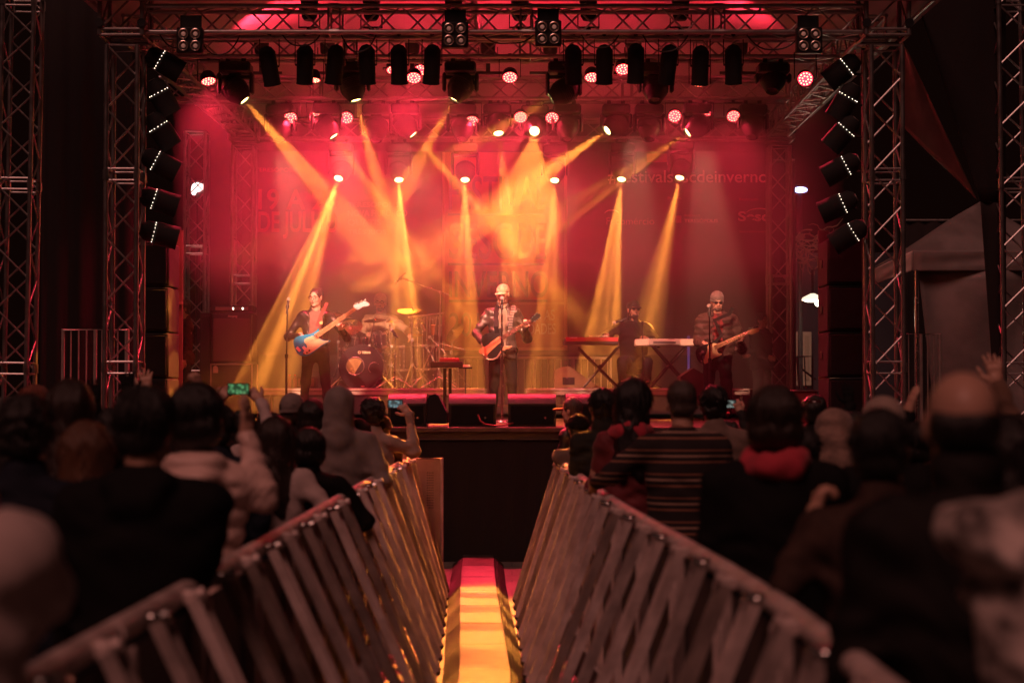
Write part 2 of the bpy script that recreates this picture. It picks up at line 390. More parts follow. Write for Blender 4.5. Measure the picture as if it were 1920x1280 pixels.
pz=lambda py:PZ(py,YBN)-e.location.z
POS=mat('poster_orange',(.62,.16,.07),.6,0,.15,1.5); POS2=mat('poster_line',(.80,.42,.26),.6); INK=mat('poster_ink',(.06,.015,.012),.7)
LET=mat('banner_lettering',(.85,.6,.58),.6); LET2=mat('banner_lettering_dim',(.52,.16,.17),.6)
MB().box((PX(946,YBN),-.002,(pz(285)+pz(652))/2),(PX(1058,YBN)-PX(834,YBN),.006,pz(285)-pz(652))).build('poster',POS,e)
fr=MB()
for (a,b,c_,d) in ((829,285,834,657),(1058,285,1064,657),(829,651,1064,657),(866,566,1064,571)):
    fr.box((PX((a+c_)/2,YBN),-.006,(pz(b)+pz(d))/2),(PX(c_,YBN)-PX(a,YBN),.008,pz(b)-pz(d)))
fr.build('poster_border',POS2,e)
ru=MB()
for (a,b,c_,d) in ((840,400,1020,404),(840,493,1020,497),(842,562,1026,566)):
    ru.box((PX((a+c_)/2,YBN),-.007,(pz(b)+pz(d))/2),(PX(c_,YBN)-PX(a,YBN),.008,pz(b)-pz(d)))
ru.build('poster_rules',INK,e)
Yp=YBN-.008
text(e,'FESTIVAL',842,392,62,INK,Yp,185,.01); text(e,'SESC',842,484,66,INK,Yp,120,.01); text(e,'DE',972,484,66,INK,Yp,52,.01)
text(e,'INVERNO',842,556,48,INK,Yp,186,.012); text(e,'2019',842,630,44,INK,Yp,86,.0)
text(e,'AS',1020,600,20,LET,Yp,20,.01); text(e,'CIDADES',974,626,20,LET,Yp,68,.01)
text(e,'19 A 28',484,392,38,LET2,Yp,150,.02); text(e,'DE JULHO',484,434,38,LET2,Yp,150,.02)
for i,(t_,w_) in enumerate((('TERESÓPOLIS',96),('NOVA FRIBURGO',112),('QUATIS',62),('TRÊS RIOS',72))): text(e,t_,652,388+i*17,11,LET2,Yp,w_,.01)
text(e,'TERESÓPOLIS',478,322,9,LET2,Yp,80)
text(e,'#festivalsescdeinverno',1140,342,23,LET,Yp,300,.01)
text(e,'Sesc',1384,414,18,LET,Yp,58,.03); text(e,'Fecomércio',1137,421,13,LET2,Yp,90,.0); text(e,'TERESÓPOLIS',1283,417,8,LET,Yp,63,.02)
text(e,'PREFEITURA DE',1283,406,3.5,LET2,Yp,30); text(e,'Realização',1386,376,5,LET2,Yp,36); text(e,'Parceria',1252,374,5,LET2,Yp,26); text(e,'festivaldeinverno',1386,436,4,LET2,Yp,56)
ar=MB(); 
for cx,cy,rx,ry,hw in ((1424,402,26,11,1.6),(1147,402,14,8,1.2)):
    pts=[P(cx+rx*math.cos(t),cy-ry*math.sin(t),Yp)-e.location for t in np.linspace(.35,2.9,14)]
    ar.tube(pts,[.004+.008*math.sin(math.pi*k/13) for k in range(14)],6)
ar.build('logo_swoosh',LET,e)
# crest between partner logos
MB().box((PX(1273,YBN),-.006,pz(411)),(.09,.006,.11),bev=.003).build('crest',LET2,e)
MB().box((PX(1236,YBN),-.006,pz(296)),(PX(1259,YBN)-PX(1214,YBN),.006,pz(288)-pz(304))).build('banner_tab',mat('tab_red',(.5,.10,.10),.6),e)
# faint structure on the right lower banner: pitched line of the house behind
# black legs at banner sides
# ---------------------------------------------------------------- crowd fences behind / beside stage
def bar_fence(x0,x1,y,z0,h,label,rot=0,m=ALUD,sp=.12):
    e=empty('crowd_fence',(x0,y,z0),label,'fence','steel bar fences',rot=(0,0,rot)); w=x1-x0
    f=MB().tube([(0,0,.1),(0,0,h),(w,0,h),(w,0,.1)],.022,8); f.tube([(0,0,.14),(w,0,.14)],.018,8)
    f.tube([(w*.5,0,.14),(w*.5,0,h)],.02,8); f.build('frame',m,e)
    b=MB()
    for x in np.arange(sp,w-.02,sp): b.tube([(x,0,.14),(x,0,h)],.008,6)
    b.build('bars',m,e); return e
STL=mat('galvanised_steel',(.50,.46,.42),.45,.5,.25,9)
bar_fence(PX(858,25.6),PX(1000,25.6),25.6,ZD,.85,'steel bar fence behind the singer, left piece',m=STL,sp=.1)
bar_fence(PX(1002,25.6),PX(1145,25.6),25.6,ZD,.85,'steel bar fence behind the singer, right piece',m=STL,sp=.1)
bar_fence(PX(118,18.6),PX(196,18.6)+.25,18.6,1.0,PZ(618,18.6)-1.0,'bar fence panel left of the front left tower',m=STL,sp=.085)
bar_fence(PX(1692,18.9),PX(1762,18.9),18.9,.9,PZ(626,18.9)-.9,'bar fence panel right of the front right tower',m=STL,sp=.07)
# side stairs landing under those fences
for x0,x1,l in ((-5.0,-4.4,'small raised landing under the left bar fence'),(4.2,4.9,'small raised landing under the right bar fence')):
    e=empty('side_landing',((x0+x1)/2,18.9,0),l,'landing','landings beside the stage')
    MB().box((0,.2,.97),(x1-x0,.9,.06),bev=.005).build('deck',DECK,e)
    for sx in(-1,1):
        for sy in (-.2,.6): MB().tube([(sx*(x1-x0)/2*.9,sy,0),(sx*(x1-x0)/2*.9,sy,.94)],.025,8).build('leg',ALUD,e)
# ================================================================ lamps
YEL=(1.0,.31,.04); RED=(1.0,.03,.068)
E_BEAM=34000.; E_RED=520.; E_FRONT=2000.
LENS=mat('lens_lit_yellow',(.1,.1,.1),.2,emis=(1,.74,.22),estr=14)
LENSH=mat('lens_lit_hot',(.1,.1,.1),.2,emis=(1,.85,.35),estr=40)
LENSW=mat('lens_dark',(.03,.02,.02),.1,.2)
LEDR=mat('led_red_face',(.2,.02,.02),.3,emis=(1,.02,.05),estr=4)
LEDY=mat('led_dots',(.2,.1,.05),.3,emis=(1,.22,.10),estr=9)
DOT=mat('pin_lights',(.2,.2,.2),.3,emis=(1,.75,.6),estr=5)
def gobo(ld,kind,scale=1.,lo=.15,seed=0.):
    ld.use_nodes=True; nt=ld.node_tree; em=next(n for n in nt.nodes if n.type=='EMISSION')
    tc=nt.nodes.new('ShaderNodeTexCoord'); sp=nt.nodes.new('ShaderNodeSeparateXYZ'); nt.links.new(tc.outputs['Normal'],sp.inputs[0])
    cb=nt.nodes.new('ShaderNodeCombineXYZ')
    for k in range(2):
        d=nt.nodes.new('ShaderNodeMath'); d.operation='DIVIDE'; nt.links.new(sp.outputs[k],d.inputs[0]); nt.links.new(sp.outputs[2],d.inputs[1]); nt.links.new(d.outputs[0],cb.inputs[k])
    cb.inputs[2].default_value=seed
    if kind=='spots':
        t=nt.nodes.new('ShaderNodeTexVoronoi'); t.inputs['Scale'].default_value=scale; out=t.outputs['Distance']
    elif kind=='bars':
        t=nt.nodes.new('ShaderNodeTexWave'); t.inputs['Scale'].default_value=scale; t.bands_direction='Y'; t.inputs['Distortion'].default_value=3.0; out=t.outputs['Fac']
    nt.links.new(cb.outputs[0],t.inputs['Vector'])
    mr=nt.nodes.new('ShaderNodeMapRange'); mr.inputs[1].default_value=.18; mr.inputs[2].default_value=.5; mr.inputs[3].default_value=1.0 if kind=='spots' else lo; mr.inputs[4].default_value=lo if kind=='spots' else 1.0
    if kind=='bars': mr.inputs[1].default_value=.35; mr.inputs[2].default_value=.65
    nt.links.new(out,mr.inputs[0]); nt.links.new(mr.outputs[0],em.inputs['Strength'])
def spot(parent,loc,target,energy,col,deg,blend=.25,r=.03,gb=None,**k):
    ld=bpy.data.lights.new('spot_light','SPOT'); ld.energy=energy; ld.color=col; ld.spot_size=R(deg); ld.spot_blend=blend; ld.shadow_soft_size=r
    if gb: gobo(ld,gb,**k)
    o=bpy.data.objects.new('spot_light',ld); link(o,parent); o.location=Vector(loc)-parent.location; o.rotation_euler=look(Vector(target)-Vector(loc)).to_euler(); return o
def mover(px,py,Y,zt,tgt,label,lit=1,deg=15,sc=1.0,Yt=None,gb='spots',head_down=.2):
    """moving head; lens at pixel (px,py) depth Y; hangs from z=zt; aims at pixel tgt at depth Yt"""
    L=P(px,py,Y); T=P(*tgt,Yt if Yt is not None else Y-2.0); d=(T-L).normalized()
    H=L-d*.17; e=empty('moving_head_light',(H.x,H.y,zt),label,'moving light','moving lights hanging from the roof trusses')
    o=Vector((H.x,H.y,zt)); h=H-o
    zb=min(-.10,h.z+.34)
    b=MB().box((0,0,zb),(.36,.26,.13),bev=.025)
    b.tube([(-.09,0,zb+.05),(-.09,0,.02)],.018,8).tube([(.09,0,zb+.05),(.09,0,.02)],.018,8).box((-.09,0,-.0),(.05,.07,.07),bev=.01).box((.09,0,.0),(.05,.07,.07),bev=.01)
    b.build('base',BLK,e)
    y=MB(); y.box((0,0,zb-.075),(.14,.14,.03),bev=.01)
    y.box((0,0,zb-.10),(.40,.09,.04),bev=.015)
    for s in(-1,1): y.box((s*.185,0,(zb+h.z)/2-.05),(.045,.13,abs(zb-h.z)),bev=.02)
    y.build('yoke',BLK,e)
    q=look(d).to_matrix()
    hd=MB().lathe([(.0,.17),(.07,.17),(.125,.12),(.145,.02),(.14,-.06),(.085,-.15),(.075,-.17),(.066,-.165),(.062,-.14)],(0,0,0),(0,0,1),20)
    for k in range(6): hd.lathe([(.148,.0),(.15,.004),(.148,.008)],(0,0,-.03+k*.022),(0,0,1),20)
    M4=Matrix.Translation(h)@q.to_4x4(); hd.xf(M4).build('head',BLK,e)
    ln=MB().lathe([(.0,-.150),(.03,-.153),(.055,-.152),(.060,-.145)],(0,0,0),(0,0,1),20).xf(M4)
    ln.build('lens',(LENSH if lit>2.2 else LENS) if lit else LENSW,e)
    if lit: spot(e,L+d*.012,T,E_BEAM*lit,YEL,deg*(.74 if gb=='spots' else 1),.15 if gb=='spots' else .6,.02,gb,scale=15.0 if gb=='spots' else 7.,lo=.12,seed=px*.013)
    return e
M1=5.53; M2=5.47; M3=5.45
mv='{} yellow moving light {}'
row1=[(460,190,(640,400),.9,17),(668,190,(722,400),.9,15),(850,188,(715,430),.8,16),(1033,186,(760,345),.30,14)]
for i,(px,py,t,l,dg) in enumerate(row1):
    mover(px,py,19.4,M1,t,['upper yellow moving light farthest left, its beam slanting down right','upper yellow moving light second from left with a nearly upright beam','upper yellow moving light left of centre, its beam slanting down left','upper yellow moving light right of centre with a faint beam far to the left'][i],l,dg,Yt=19.33)
row2=[(627,257,(735,410),.75,13,21.8),(776,254,(905,400),.8,14,21.8),(935,252,(955,420),1.0,13,21.3),(1002,247,None,1.5,17,0),(1137,246,(930,385),1.5,17,21.2),(1288,250,(1050,410),.32,14,21.6)]
for i,(px,py,t,l,dg,Yt) in enumerate(row2):
    lab=['lower yellow moving light left of the upright beam, aimed down right','middle row yellow moving light whose beam crosses another near the centre left','small bright yellow moving light left of the hottest lamp','hottest moving light in the centre with the widest yellow beam','bright yellow moving light right of centre, its broad beam slanting left','middle row yellow moving light farthest right with a thin faint beam'][i]
    if t is None:
        L=P(px,py,21.9)
        mover(px,py,21.9,M2,(900,1200),lab,l,dg,Yt=12.0,gb='bars')
    else: mover(px,py,21.9,M2,t,lab,l,dg,Yt=Yt)
row3=[(634,336,(545,600),1.5,17,23.2),(748,339,(757,560),1.3,16,23.8),(872,339,(868,560),.6,15,23.8),(1040,340,(1033,560),.55,14,23.8),(1165,338,(1132,620),.9,15,23.6),(1274,335,(1212,620),.9,15,23.6)]
nm=['first','second','third','fourth','fifth','sixth']
for i,(px,py,t,l,dg,Yt) in enumerate(row3): mover(px,py,25.0,M3,t,f'lowest row moving light in front of the banner, {nm[i]} from the left',l,dg,Yt=Yt)
# unlit movers
for px,py,Y,z,l in ((525,262,21.9,M2,'unlit black moving light at the left end of the middle row'),(705,264,21.9,M2,'unlit black moving light between the left yellow beams'),(866,262,21.9,M2,'unlit black moving light left of the small bright lamp'),(1062,262,21.9,M2,'unlit black moving light right of the hottest lamp'),(1216,262,21.9,M2,'unlit black moving light under the slanted unlit one'),(1410,258,21.9,M2,'unlit black moving light at the right end of the middle row'),(1448,172,19.4,M1,'unlit black moving light upper right beside the brightest red lamp'),(1228,190,19.4,M1,'unlit black moving light hanging slanted above the right beams')):
    mover(px,py,Y,z,(px-8,py+180) ,l,0,Yt=Y-.5)
# red LED pars
NL=19
def led_proto():
    pass
def par(px,py,Y,zt,label,aim=(0,-.9,-1),e_=1.0,lit=True,ro=.105):
    K=.84 if px!=1510 else .85
    L=P(px,py,Y); e=empty('par_light',(L.x,L.y,zt),label,'red lamp','red LED lamps under the roof trusses')
    h=L-Vector(e.location); d=Vector(aim).normalized(); q=Matrix.Translation(h)@look(d).to_matrix().to_4x4()@Matrix.Scale(K,4)
    MB().lathe([(.0,.13),(.07,.13),(.098,.09),(.108,0),(.108,-.012),(.10,-.012),(.10,.0)],seg=18).xf(q).build('housing',BLK,e)
    y=MB(); 
    for s in(-1,1): y.box((s*.122,h.y,h.z/2-.01),(.008,.035,abs(h.z)-.02))
    y.box((0,h.y*.0,-.02),(.25,.035,.01)).tube([(0,0,-.02),(0,0,.05)],.02,8); y.build('bracket',BLK,e)
    MB().lathe([(.0,-.002),(.098,-.002)],seg=18).xf(q).build('led_face',LEDR if lit else LENSW,e)
    if lit:
        b=MB()
        for n,r in((6,.038),(12,.077)):
            for k in range(n):
                a=2*math.pi*k/n+.2; b.ell((r*math.cos(a),r*math.sin(a),-.006),(.0105,.0105,.006),8,4)
        b.xf(q).build('led_dots',LEDY,e)
        spot(e,L+d*.02,L+d*.02+Vector((d.x*.6,d.y*.35,-1)),E_RED*e_,RED,125,.9,.08)
    return e
pars=[(391,152,19.4,1.0,(.25,-.4,-1)),(587,150,19.4,.9,(0,-.2,-1)),(738,131,19.9,.6,(.1,-.5,-1)),(776,146,19.4,1.0,(0,-.8,-1)),(790,131,19.9,.6,(.1,-.8,-1)),(956,145,19.4,1.0,(0,-.8,-1)),(1110,145,19.4,.7,(0,-.6,-1)),(1168,130,19.4,.7,(0,-.8,-1)),(1229,122,19.9,.4,(0,-.8,-1)),(1312,158,19.4,.5,(0,-.1,-1)),(1510,148,19.0,1.2,(-.15,-1.9,-1)),
 (545,221,21.9,.9,(.1,-1.3,-1)),(592,221,21.9,.9,(0,-1.3,-1)),(650,221,21.9,1,(0,-1.5,-1)),(885,227,21.9,.7,(0,-.9,-1)),(934,228,21.9,.7,(0,-.2,-1)),(976,220,21.9,.9,(0,-1.2,-1)),(1035,221,21.9,.9,(0,-1.2,-1)),(1265,218,21.9,1,(0,-1.9,-1)),(1320,217,21.9,1,(0,-1.7,-1)),(1375,218,21.9,1,(0,-1.2,-1))]
for i,(px,py,Y,en,am) in enumerate(pars):
    rr='upper' if py<180 else 'lower'; same=sorted(p[0] for p in pars if (p[1]<180)==(py<180)); k=same.index(px)
    od=['first','second','third','fourth','fifth','sixth','seventh','eighth','ninth','tenth','eleventh'][k]
    lab=f'glowing red LED lamp in the {rr} row, {od} from the left' if px!=1510 else 'largest and brightest red LED lamp, at the upper right by the tower'
    par(px,py,Y,M1+.02 if Y<21 else M2+.0,lab,am,en*(1.3 if px<1000 else .36))
# red wash toward rear (backdrop glow on the left)
# black profile cans on the front truss
def can_geo(e,q,L=.40,r=.088):
    MB().lathe([(.0,L/2+.02),(r*.6,L/2),(r,L/2-.05),(r,-L/2+.02),(r*1.06,-L/2),(r*.97,-L/2),(r*.9,-L/2+.05),(0,-L/2+.06)],seg=18).xf(q).build('barrel',BLKM,e)
cans=[(505,125,-8),(572,122,3),(628,122,8),(688,122,0),(748,122,0),(810,122,4),(1075,122,-2),(1133,122,0),(1192,120,0),(1253,122,6),(1313,124,0),(1375,122,-3)]
tg=[(595,600,22.1,1.9),None,(700,645,23.6,2.0),(943,600,21.3,1.0),(775,650,23.6,.9),(943,590,21.3,.6),(943,640,21.3,.5),(943,700,21.3,.9),(1190,610,23.2,1.2),None,(1345,600,22.3,1.1),None]
for i,(px,py,tl) in enumerate(cans):
    L=P(px,py,17.95); e=empty('profile_spotlight',(L.x,17.95,5.48),f'black spotlight can, {["first","second","third","fourth","fifth","sixth"][i%6]} from the left in the {"left" if i<6 else "right"} set of six','spotlight','black spotlights under the front truss')
    h=L-Vector(e.location); q=Matrix.Translation(h)@Euler((R(20),R(tl),0)).to_matrix().to_4x4(); can_geo(e,q)
    y=MB()
    for s in(-1,1): y.box((s*.104,0,h.z/2),(.008,.03,abs(h.z)))
    y.box((0,0,-.0),(.216,.03,.008)).tube([(0,0,0),(0,0,.05)],.022,8).tube([(-.104,0,h.z),(.104,0,h.z)],.012,8); y.build('bracket',BLK,e)
    if tg[i]:
        T=P(*tg[i][:3]); l=L+Vector((0,.12,-.26)); spot(e,l,T,E_FRONT*tg[i][3],(1,.42,.14) if tg[i][3]>2 else (1,.42,.26),16 if tg[i][3]>2 else 14,.5,.05)
# dark lamps standing on the trusses, washing the canopy red
for i,px in enumerate((488,578,612,695,772,850,915,975,1032,1104,1190,1278,1390)):
    Yb=18.6 if i%2 else 20.6; e=empty('uplight_lamp',(PX(px,Yb),Yb,5.80),f'small black lamp on top of the trusses, {["first","second","third","fourth","fifth","sixth","seventh","eighth","ninth","tenth","eleventh","twelfth","thirteenth"][i]} from the left','lamp','black lamps on top of the trusses')
    q=Matrix.Translation((0,0,.12))@Euler((R(180),0,R(20))).to_matrix().to_4x4()
    MB().lathe([(.0,.11),(.06,.11),(.085,.07),(.095,-.08),(.10,-.10),(.09,-.10),(.085,-.05),(0,-.04)],seg=16).xf(q).build('housing',BLK,e)
    b=MB().box((0,0,-.07),(.24,.05,.012)); b.box((-.115,0,.02),(.01,.04,.18)).box((.115,0,.02),(.01,.04,.18)); b.box((0,0,-.14),(.05,.05,.14)); b.box((0,0,-.2),(.5,.04,.03)) ; b.build('bracket',BLK,e)
    if i%2==0: spot(e,Vector(e.location)+Vector((0,0,.24)),Vector(e.location)+Vector((0,1.1,1)),200 if px<1100 else 120,RED,110,.9,.08)
for i,(a,b_,d_) in enumerate(((300,372,26),(372,450,40),(530,600,22),(640,705,34),(905,1000,18),(1090,1160,26),(1205,1290,34),(1400,1500,30))):
    A=P(a,66,17.7); B=P(b_,66,17.7); Cc=(A+B)/2; e=empty('hanging_cable',Cc,f'thin black cable sagging under the front truss, {["first","second","third","fourth","fifth","sixth","seventh","eighth"][i]} from the left','cable','cables sagging under the front truss')
    MB().tube([A.lerp(B,t)-Cc-Vector((0,0,d_*.0055*4*t*(1-t)+.01*math.sin(9*t))) for t in np.linspace(0,1,13)],.008,6).build('cable',BLK,e)
# blinders
for px,py in ((355,75),(853,65),(1028,62),(1518,75)):
    C=P(px,py,17.5); e=empty('blinder_light',C,{355:'four-lamp black blinder at the left end of the front truss',853:'four-lamp black blinder left of the centre of the front truss',1028:'four-lamp black blinder right of the centre of the front truss',1518:'four-lamp black blinder at the right end of the front truss'}[px],'blinder light','four-lamp blinders on the front truss')
    MB().box((0,.05,0),(.27,.09,.27),bev=.012).box((0,.09,.20),(.22,.02,.14)).build('housing',BLK,e)
    for sx in(-1,1):
        for sz in(-1,1):
            o=MB().lathe([(.052,0),(.055,-.012),(.05,-.014),(.035,.02),(0,.035)],(sx*.062,0,sz*.062),(0,1,0),16).build('reflector',mat('reflector',(.6,.5,.45),.25,.9),e)
            MB().ell((sx*.062,-.002,sz*.062),(.022,.016,.022),10,6).build('bulb',mat('bulb_off_added_glow',(.5,.4,.35),.2,emis=(1,.4,.3),estr=.12),o)  # bulbs are unlit; a faint reddish glow is added to their material
# side cans with pin lights on vertical poles
def side(px,py,Y,ang,label,sx):
    C=P(px,py,Y); e=empty('side_spotlight',C,label,'side spotlight','black spotlights stacked on the side poles')
    d=Vector((sx*math.cos(R(ang)),.25,-math.sin(R(ang)))).normalized(); q=look(d).to_matrix().to_4x4()
    MB().lathe([(.0,.20),(.06,.20),(.105,.14),(.11,.04),(.122,.03),(.122,-.19),(.128,-.20),(.115,-.20),(.11,-.1),(0,-.09)],seg=20).xf(q).build('barrel',BLKM,e)
    dd=MB(); u=Vector((0,-1,0)); 
    up=(q.to_3x3().inverted()@u); a0=math.atan2(up.y,up.x)
    for k in range(7):
        a=a0+R(-66+22*k); dd.ell((.114*math.cos(a),.114*math.sin(a),.055),(.0042,.0042,.0042),6,4)
    dd.xf(q).build('pin_lights',DOT,e)
    MB().lathe([(.0,.205),(.04,.207),(.04,.20)],seg=14).xf(q).build('rear_cap',mat('cap_grey',(.35,.3,.28),.3,.6),e)
    b=MB().tube([(0,0,0),(0,.14,0),(-sx*.22,.14,-.02)],.014,8); b.build('bracket',BLK,e)
ol=['top','second from the top','third from the top','fourth from the top','fifth from the top','lowest']
for k,(px,py,a) in enumerate(((308,118,30),(303,182,62),(303,245,58),(300,306,28),(298,376,18),(298,438,14))): side(px,py,17.95,a,f'black side spotlight with pin lights on the left pole, {ol[k]}',1)
for k,(px,py,a) in enumerate(((1580,132,38),(1585,190,60),(1580,250,48),(1578,315,28),(1572,385,24),(1592,440,32))): side(px,py,17.95,a,f'black side spotlight with pin lights on the right pole, {ol[k]}',-1)
for px,l,pb in ((262,'black upright pole carrying the left side spotlights',470),(1622,'black upright pole carrying the right side spotlights',480)):
    e=empty('lighting_pole',(PX(px,18.1),18.1,0),l,'pole'); MB().tube([(0,0,0),(0,0,5.4)],.026,10).build('pipe',BLK,e)
    MB().box((0,0,.02),(.5,.5,.04),bev=.01).build('foot_plate',BLK,e)
# distant lamps
def lampmat(n,c,s): return mat(n,(.2,.2,.2),.4,emis=c,estr=s)
C=P(371,352,30); e=empty('flood_lamp',C,'small bright white flood lamp shining behind the rear left of the stage','lamp')
for k,(dx,dz,w) in enumerate(((-.01,.01,.10),(-.07,-.05,.05),(.11,.0,.04))): MB().ell((dx,0,dz),(w,.04,.085),12,8).build('bulb',lampmat('lamp_white',(1,.80,.74),3),e)
MB().box((0,.08,.02),(.42,.06,.26),bev=.02).build('housing',BLK,e); MB().tube([(0,.1,0),(0,.1,-C.z)],.05,8).build('post',BLK,e)
C=P(1501,356,34); e=empty('flood_lamp',C,'small blue white lamp right of the banner above the bare tree','lamp')
MB().ell((0,0,0),(.14,.05,.06),12,8).build('bulb',lampmat('lamp_blue',(.45,.5,1),5),e); MB().box((0,.08,.02),(.34,.05,.2),bev=.02).build('housing',BLK,e)
MB().tube([(0,.1,0),(0,.1,-C.z)],.05,8).build('post',BLK,e)
C=P(1524,560,33); e=empty('street_lamp',C,'lit street lamp with a shallow dome shade behind the stage at the right','street lamp')
MB().lathe([(.22,-.03),(.20,.02),(.10,.07),(.04,.10),(0,.1)],seg=16).build('shade',mat('shade_white',(.7,.65,.6),.4,emis=(1,.85,.6),estr=1.2),e)
MB().ell((0,0,-.03),(.19,.19,.035),14,6).build('bulb',lampmat('lamp_warm',(1,.86,.66),5),e)
MB().ell((.13,-.1,-.10),(.11,.05,.06),12,8).build('globe',lampmat('lamp_green',(.75,1,.72),5),e)
MB().tube([(0,0,.1),(0,.02,.55),(.25,.05,.62),(.25,.05,-C.z)],.03,8).build('post',BLK,e)
l_=bpy.data.lights.new('lamp_light','POINT'); l_.energy=60; l_.color=(1,.7,.5); l_.shadow_soft_size=.15; o=bpy.data.objects.new('lamp_light',l_); link(o,e); o.location=(0,-.2,-.35)
# ================================================================ people: smooth-union fields meshed by surface nets
def f_cone(p,a,b,ra,rb,puff=0,n=1):
    a=np.asarray(a,np.float32); b=np.asarray(b,np.float32); ba=b-a; L=float(ba@ba)+1e-9; pa=p-a
    t=np.clip((pa@ba)/L,0,1); d=np.linalg.norm(pa-t[...,None]*ba,axis=-1); r=ra+(rb-ra)*t
    if puff: r=r+puff*(np.abs(np.sin(np.pi*t*n))-.5)
    return d-r
def f_ell(p,c,r):
    r=np.asarray(r,np.float32); q=p-np.asarray(c,np.float32); k0=np.linalg.norm(q/r,axis=-1); k1=np.linalg.norm(q/(r*r),axis=-1)+1e-9
    return k0*(k0-1)/k1
def f_box(p,c,h,r=0.0):
    q=np.abs(p-np.asarray(c,np.float32))-np.asarray(h,np.float32); return np.linalg.norm(np.maximum(q,0),axis=-1)+np.minimum(q.max(-1),0)-r
def wob(p,a,f,seed=0):
    x,y,z=p[...,0],p[...,1],p[...,2]; s=seed
    w1=np.sin(z*f*.55+s)+np.sin(x*f*.6+1.3*s); 
    return a*(.5*np.sin(f*z+1.7*w1+2*s)+.3*np.sin(f*1.1*x+.9*f*z+w1*1.3+s)+.3*np.sin(f*1.2*y-.7*f*z+w1+3*s)+.2*np.sin(2.3*f*x+1.9*f*y+2.1*f*z+w1*2))
class Field:
    def __init__(s): s.pr=[]; s.post=[]
    def cone(s,a,b,ra,rb=None,k=.03,op='u',M=None,puff=0,n=1):
        rb=ra if rb is None else rb; a=Vector(a); b=Vector(b)
        if M is not None: a=M@a; b=M@b
        lo=[min(a[i]-ra,b[i]-rb) for i in range(3)]; hi=[max(a[i]+ra,b[i]+rb) for i in range(3)]
        s.pr.append((lambda p,a=tuple(a),b=tuple(b):f_cone(p,a,b,ra,rb,puff,n),lo,hi,k,op)); return s
    def ell(s,c,r,k=.03,op='u',M=None,box=False):
        if M is not None:
            o=M@Vector(c); Rm=np.array(M.to_3x3(),np.float32); rr=max(r)*1.02 if not box else (r[0]**2+r[1]**2+r[2]**2)**.5
            fn=(lambda p,o=np.array(o,np.float32),Rm=Rm:(f_box if box else f_ell)((p-o)@Rm,(0,0,0),r)); lo=[o[i]-rr for i in range(3)]; hi=[o[i]+rr for i in range(3)]
        else:
            fn=lambda p:(f_box if box else f_ell)(p,c,r); lo=[c[i]-r[i] for i in range(3)]; hi=[c[i]+r[i] for i in range(3)]
        s.pr.append((fn,lo,hi,k,op)); return s
    def mesh(s,res,bounds=None):
        ad=[q for q in s.pr if q[4]=='u']
        if bounds: lo,hi=map(np.array,bounds)
        else: lo=np.min([q[1] for q in ad],0)-3*res; hi=np.max([q[2] for q in ad],0)+3*res
        n=np.ceil((hi-lo)/res).astype(int)+1; ax=[(lo[i]+res*np.arange(n[i])).astype(np.float32) for i in range(3)]
        F=np.full(tuple(n),.5,np.float32)
        for fn,l,h,k,op in s.pr:
            m=k+2.5*res; i0=np.maximum(0,np.floor((np.array(l)-m-lo)/res).astype(int)); i1=np.minimum(n,np.ceil((np.array(h)+m-lo)/res).astype(int)+1)
            if (i1<=i0).any(): continue
            sl=tuple(slice(a,b) for a,b in zip(i0,i1)); G=np.stack(np.meshgrid(*[ax[i][sl[i]] for i in range(3)],indexing='ij'),-1); d=fn(G); f=F[sl]
            if op=='u': hh=np.maximum(k-np.abs(d-f),0)/k; F[sl]=np.minimum(d,f)-hh*hh*k*.25
            else: hh=np.maximum(k-np.abs(-d-f),0)/k; F[sl]=np.maximum(-d,f)+hh*hh*k*.25
        if s.post:
            near=np.abs(F)<.06; idx=np.nonzero(near); p=np.stack([ax[i][idx[i]] for i in range(3)],-1)
            for fn in s.post: F[near]+=fn(p).astype(np.float32)
        F[0]=F[-1]=1;F[:,0]=F[:,-1]=1;F[:,:,0]=F[:,:,-1]=1
        return nets(F,lo,res)
def nets(F,lo,res):
    S=F<0; c=S[:-1,:-1,:-1].astype(np.int8); tot=np.zeros_like(c)
    for i in(0,1):
        for j in(0,1):
            for k in(0,1): tot+=S[i:S.shape[0]-1+i,j:S.shape[1]-1+j,k:S.shape[2]-1+k]
    A=(tot>0)&(tot<8); I=np.stack(np.nonzero(A),1); idm=np.full(A.shape,-1,np.int32); idm[A]=np.arange(len(I))
    off=np.array([(i,j,k) for i in(0,1) for j in(0,1) for k in(0,1)]); C=I[:,None,:]+off; v=F[C[...,0],C[...,1],C[...,2]]
    acc=np.zeros((len(I),3)); cnt=np.zeros(len(I))
    for a in range(8):
        for b in range(a+1,8):
            if np.abs(off[a]-off[b]).sum()!=1: continue
            m=(v[:,a]<0)!=(v[:,b]<0); t=v[m,a]/(v[m,a]-v[m,b]); acc[m]+=off[a]+t[:,None]*(off[b]-off[a]); cnt[m]+=1
    V=lo+res*(I+acc/cnt[:,None]); Q=[]
    for ax_ in range(3):
        u,w=[(1,2),(2,0),(0,1)][ax_]; sl0=[slice(None)]*3; sl1=[slice(None)]*3; sl0[ax_]=slice(0,-1); sl1[ax_]=slice(1,None)
        s0=S[tuple(sl0)]; s1=S[tuple(sl1)]; E=np.stack(np.nonzero(s0!=s1),1); E=E[(E[:,u]>0)&(E[:,w]>0)&(E[:,u]<A.shape[u])&(E[:,w]<A.shape[w])]
        du=np.zeros(3,int);du[u]=1;dw=np.zeros(3,int);dw[w]=1
        g=lambda X:idm[X[:,0],X[:,1],X[:,2]]; q=np.stack([g(E-du-dw),g(E-dw),g(E),g(E-du)],1)
        fl=s0[E[:,0],E[:,1],E[:,2]]; q[~fl]=q[~fl][:,::-1]; Q.append(q)
    return V,np.concatenate(Q)
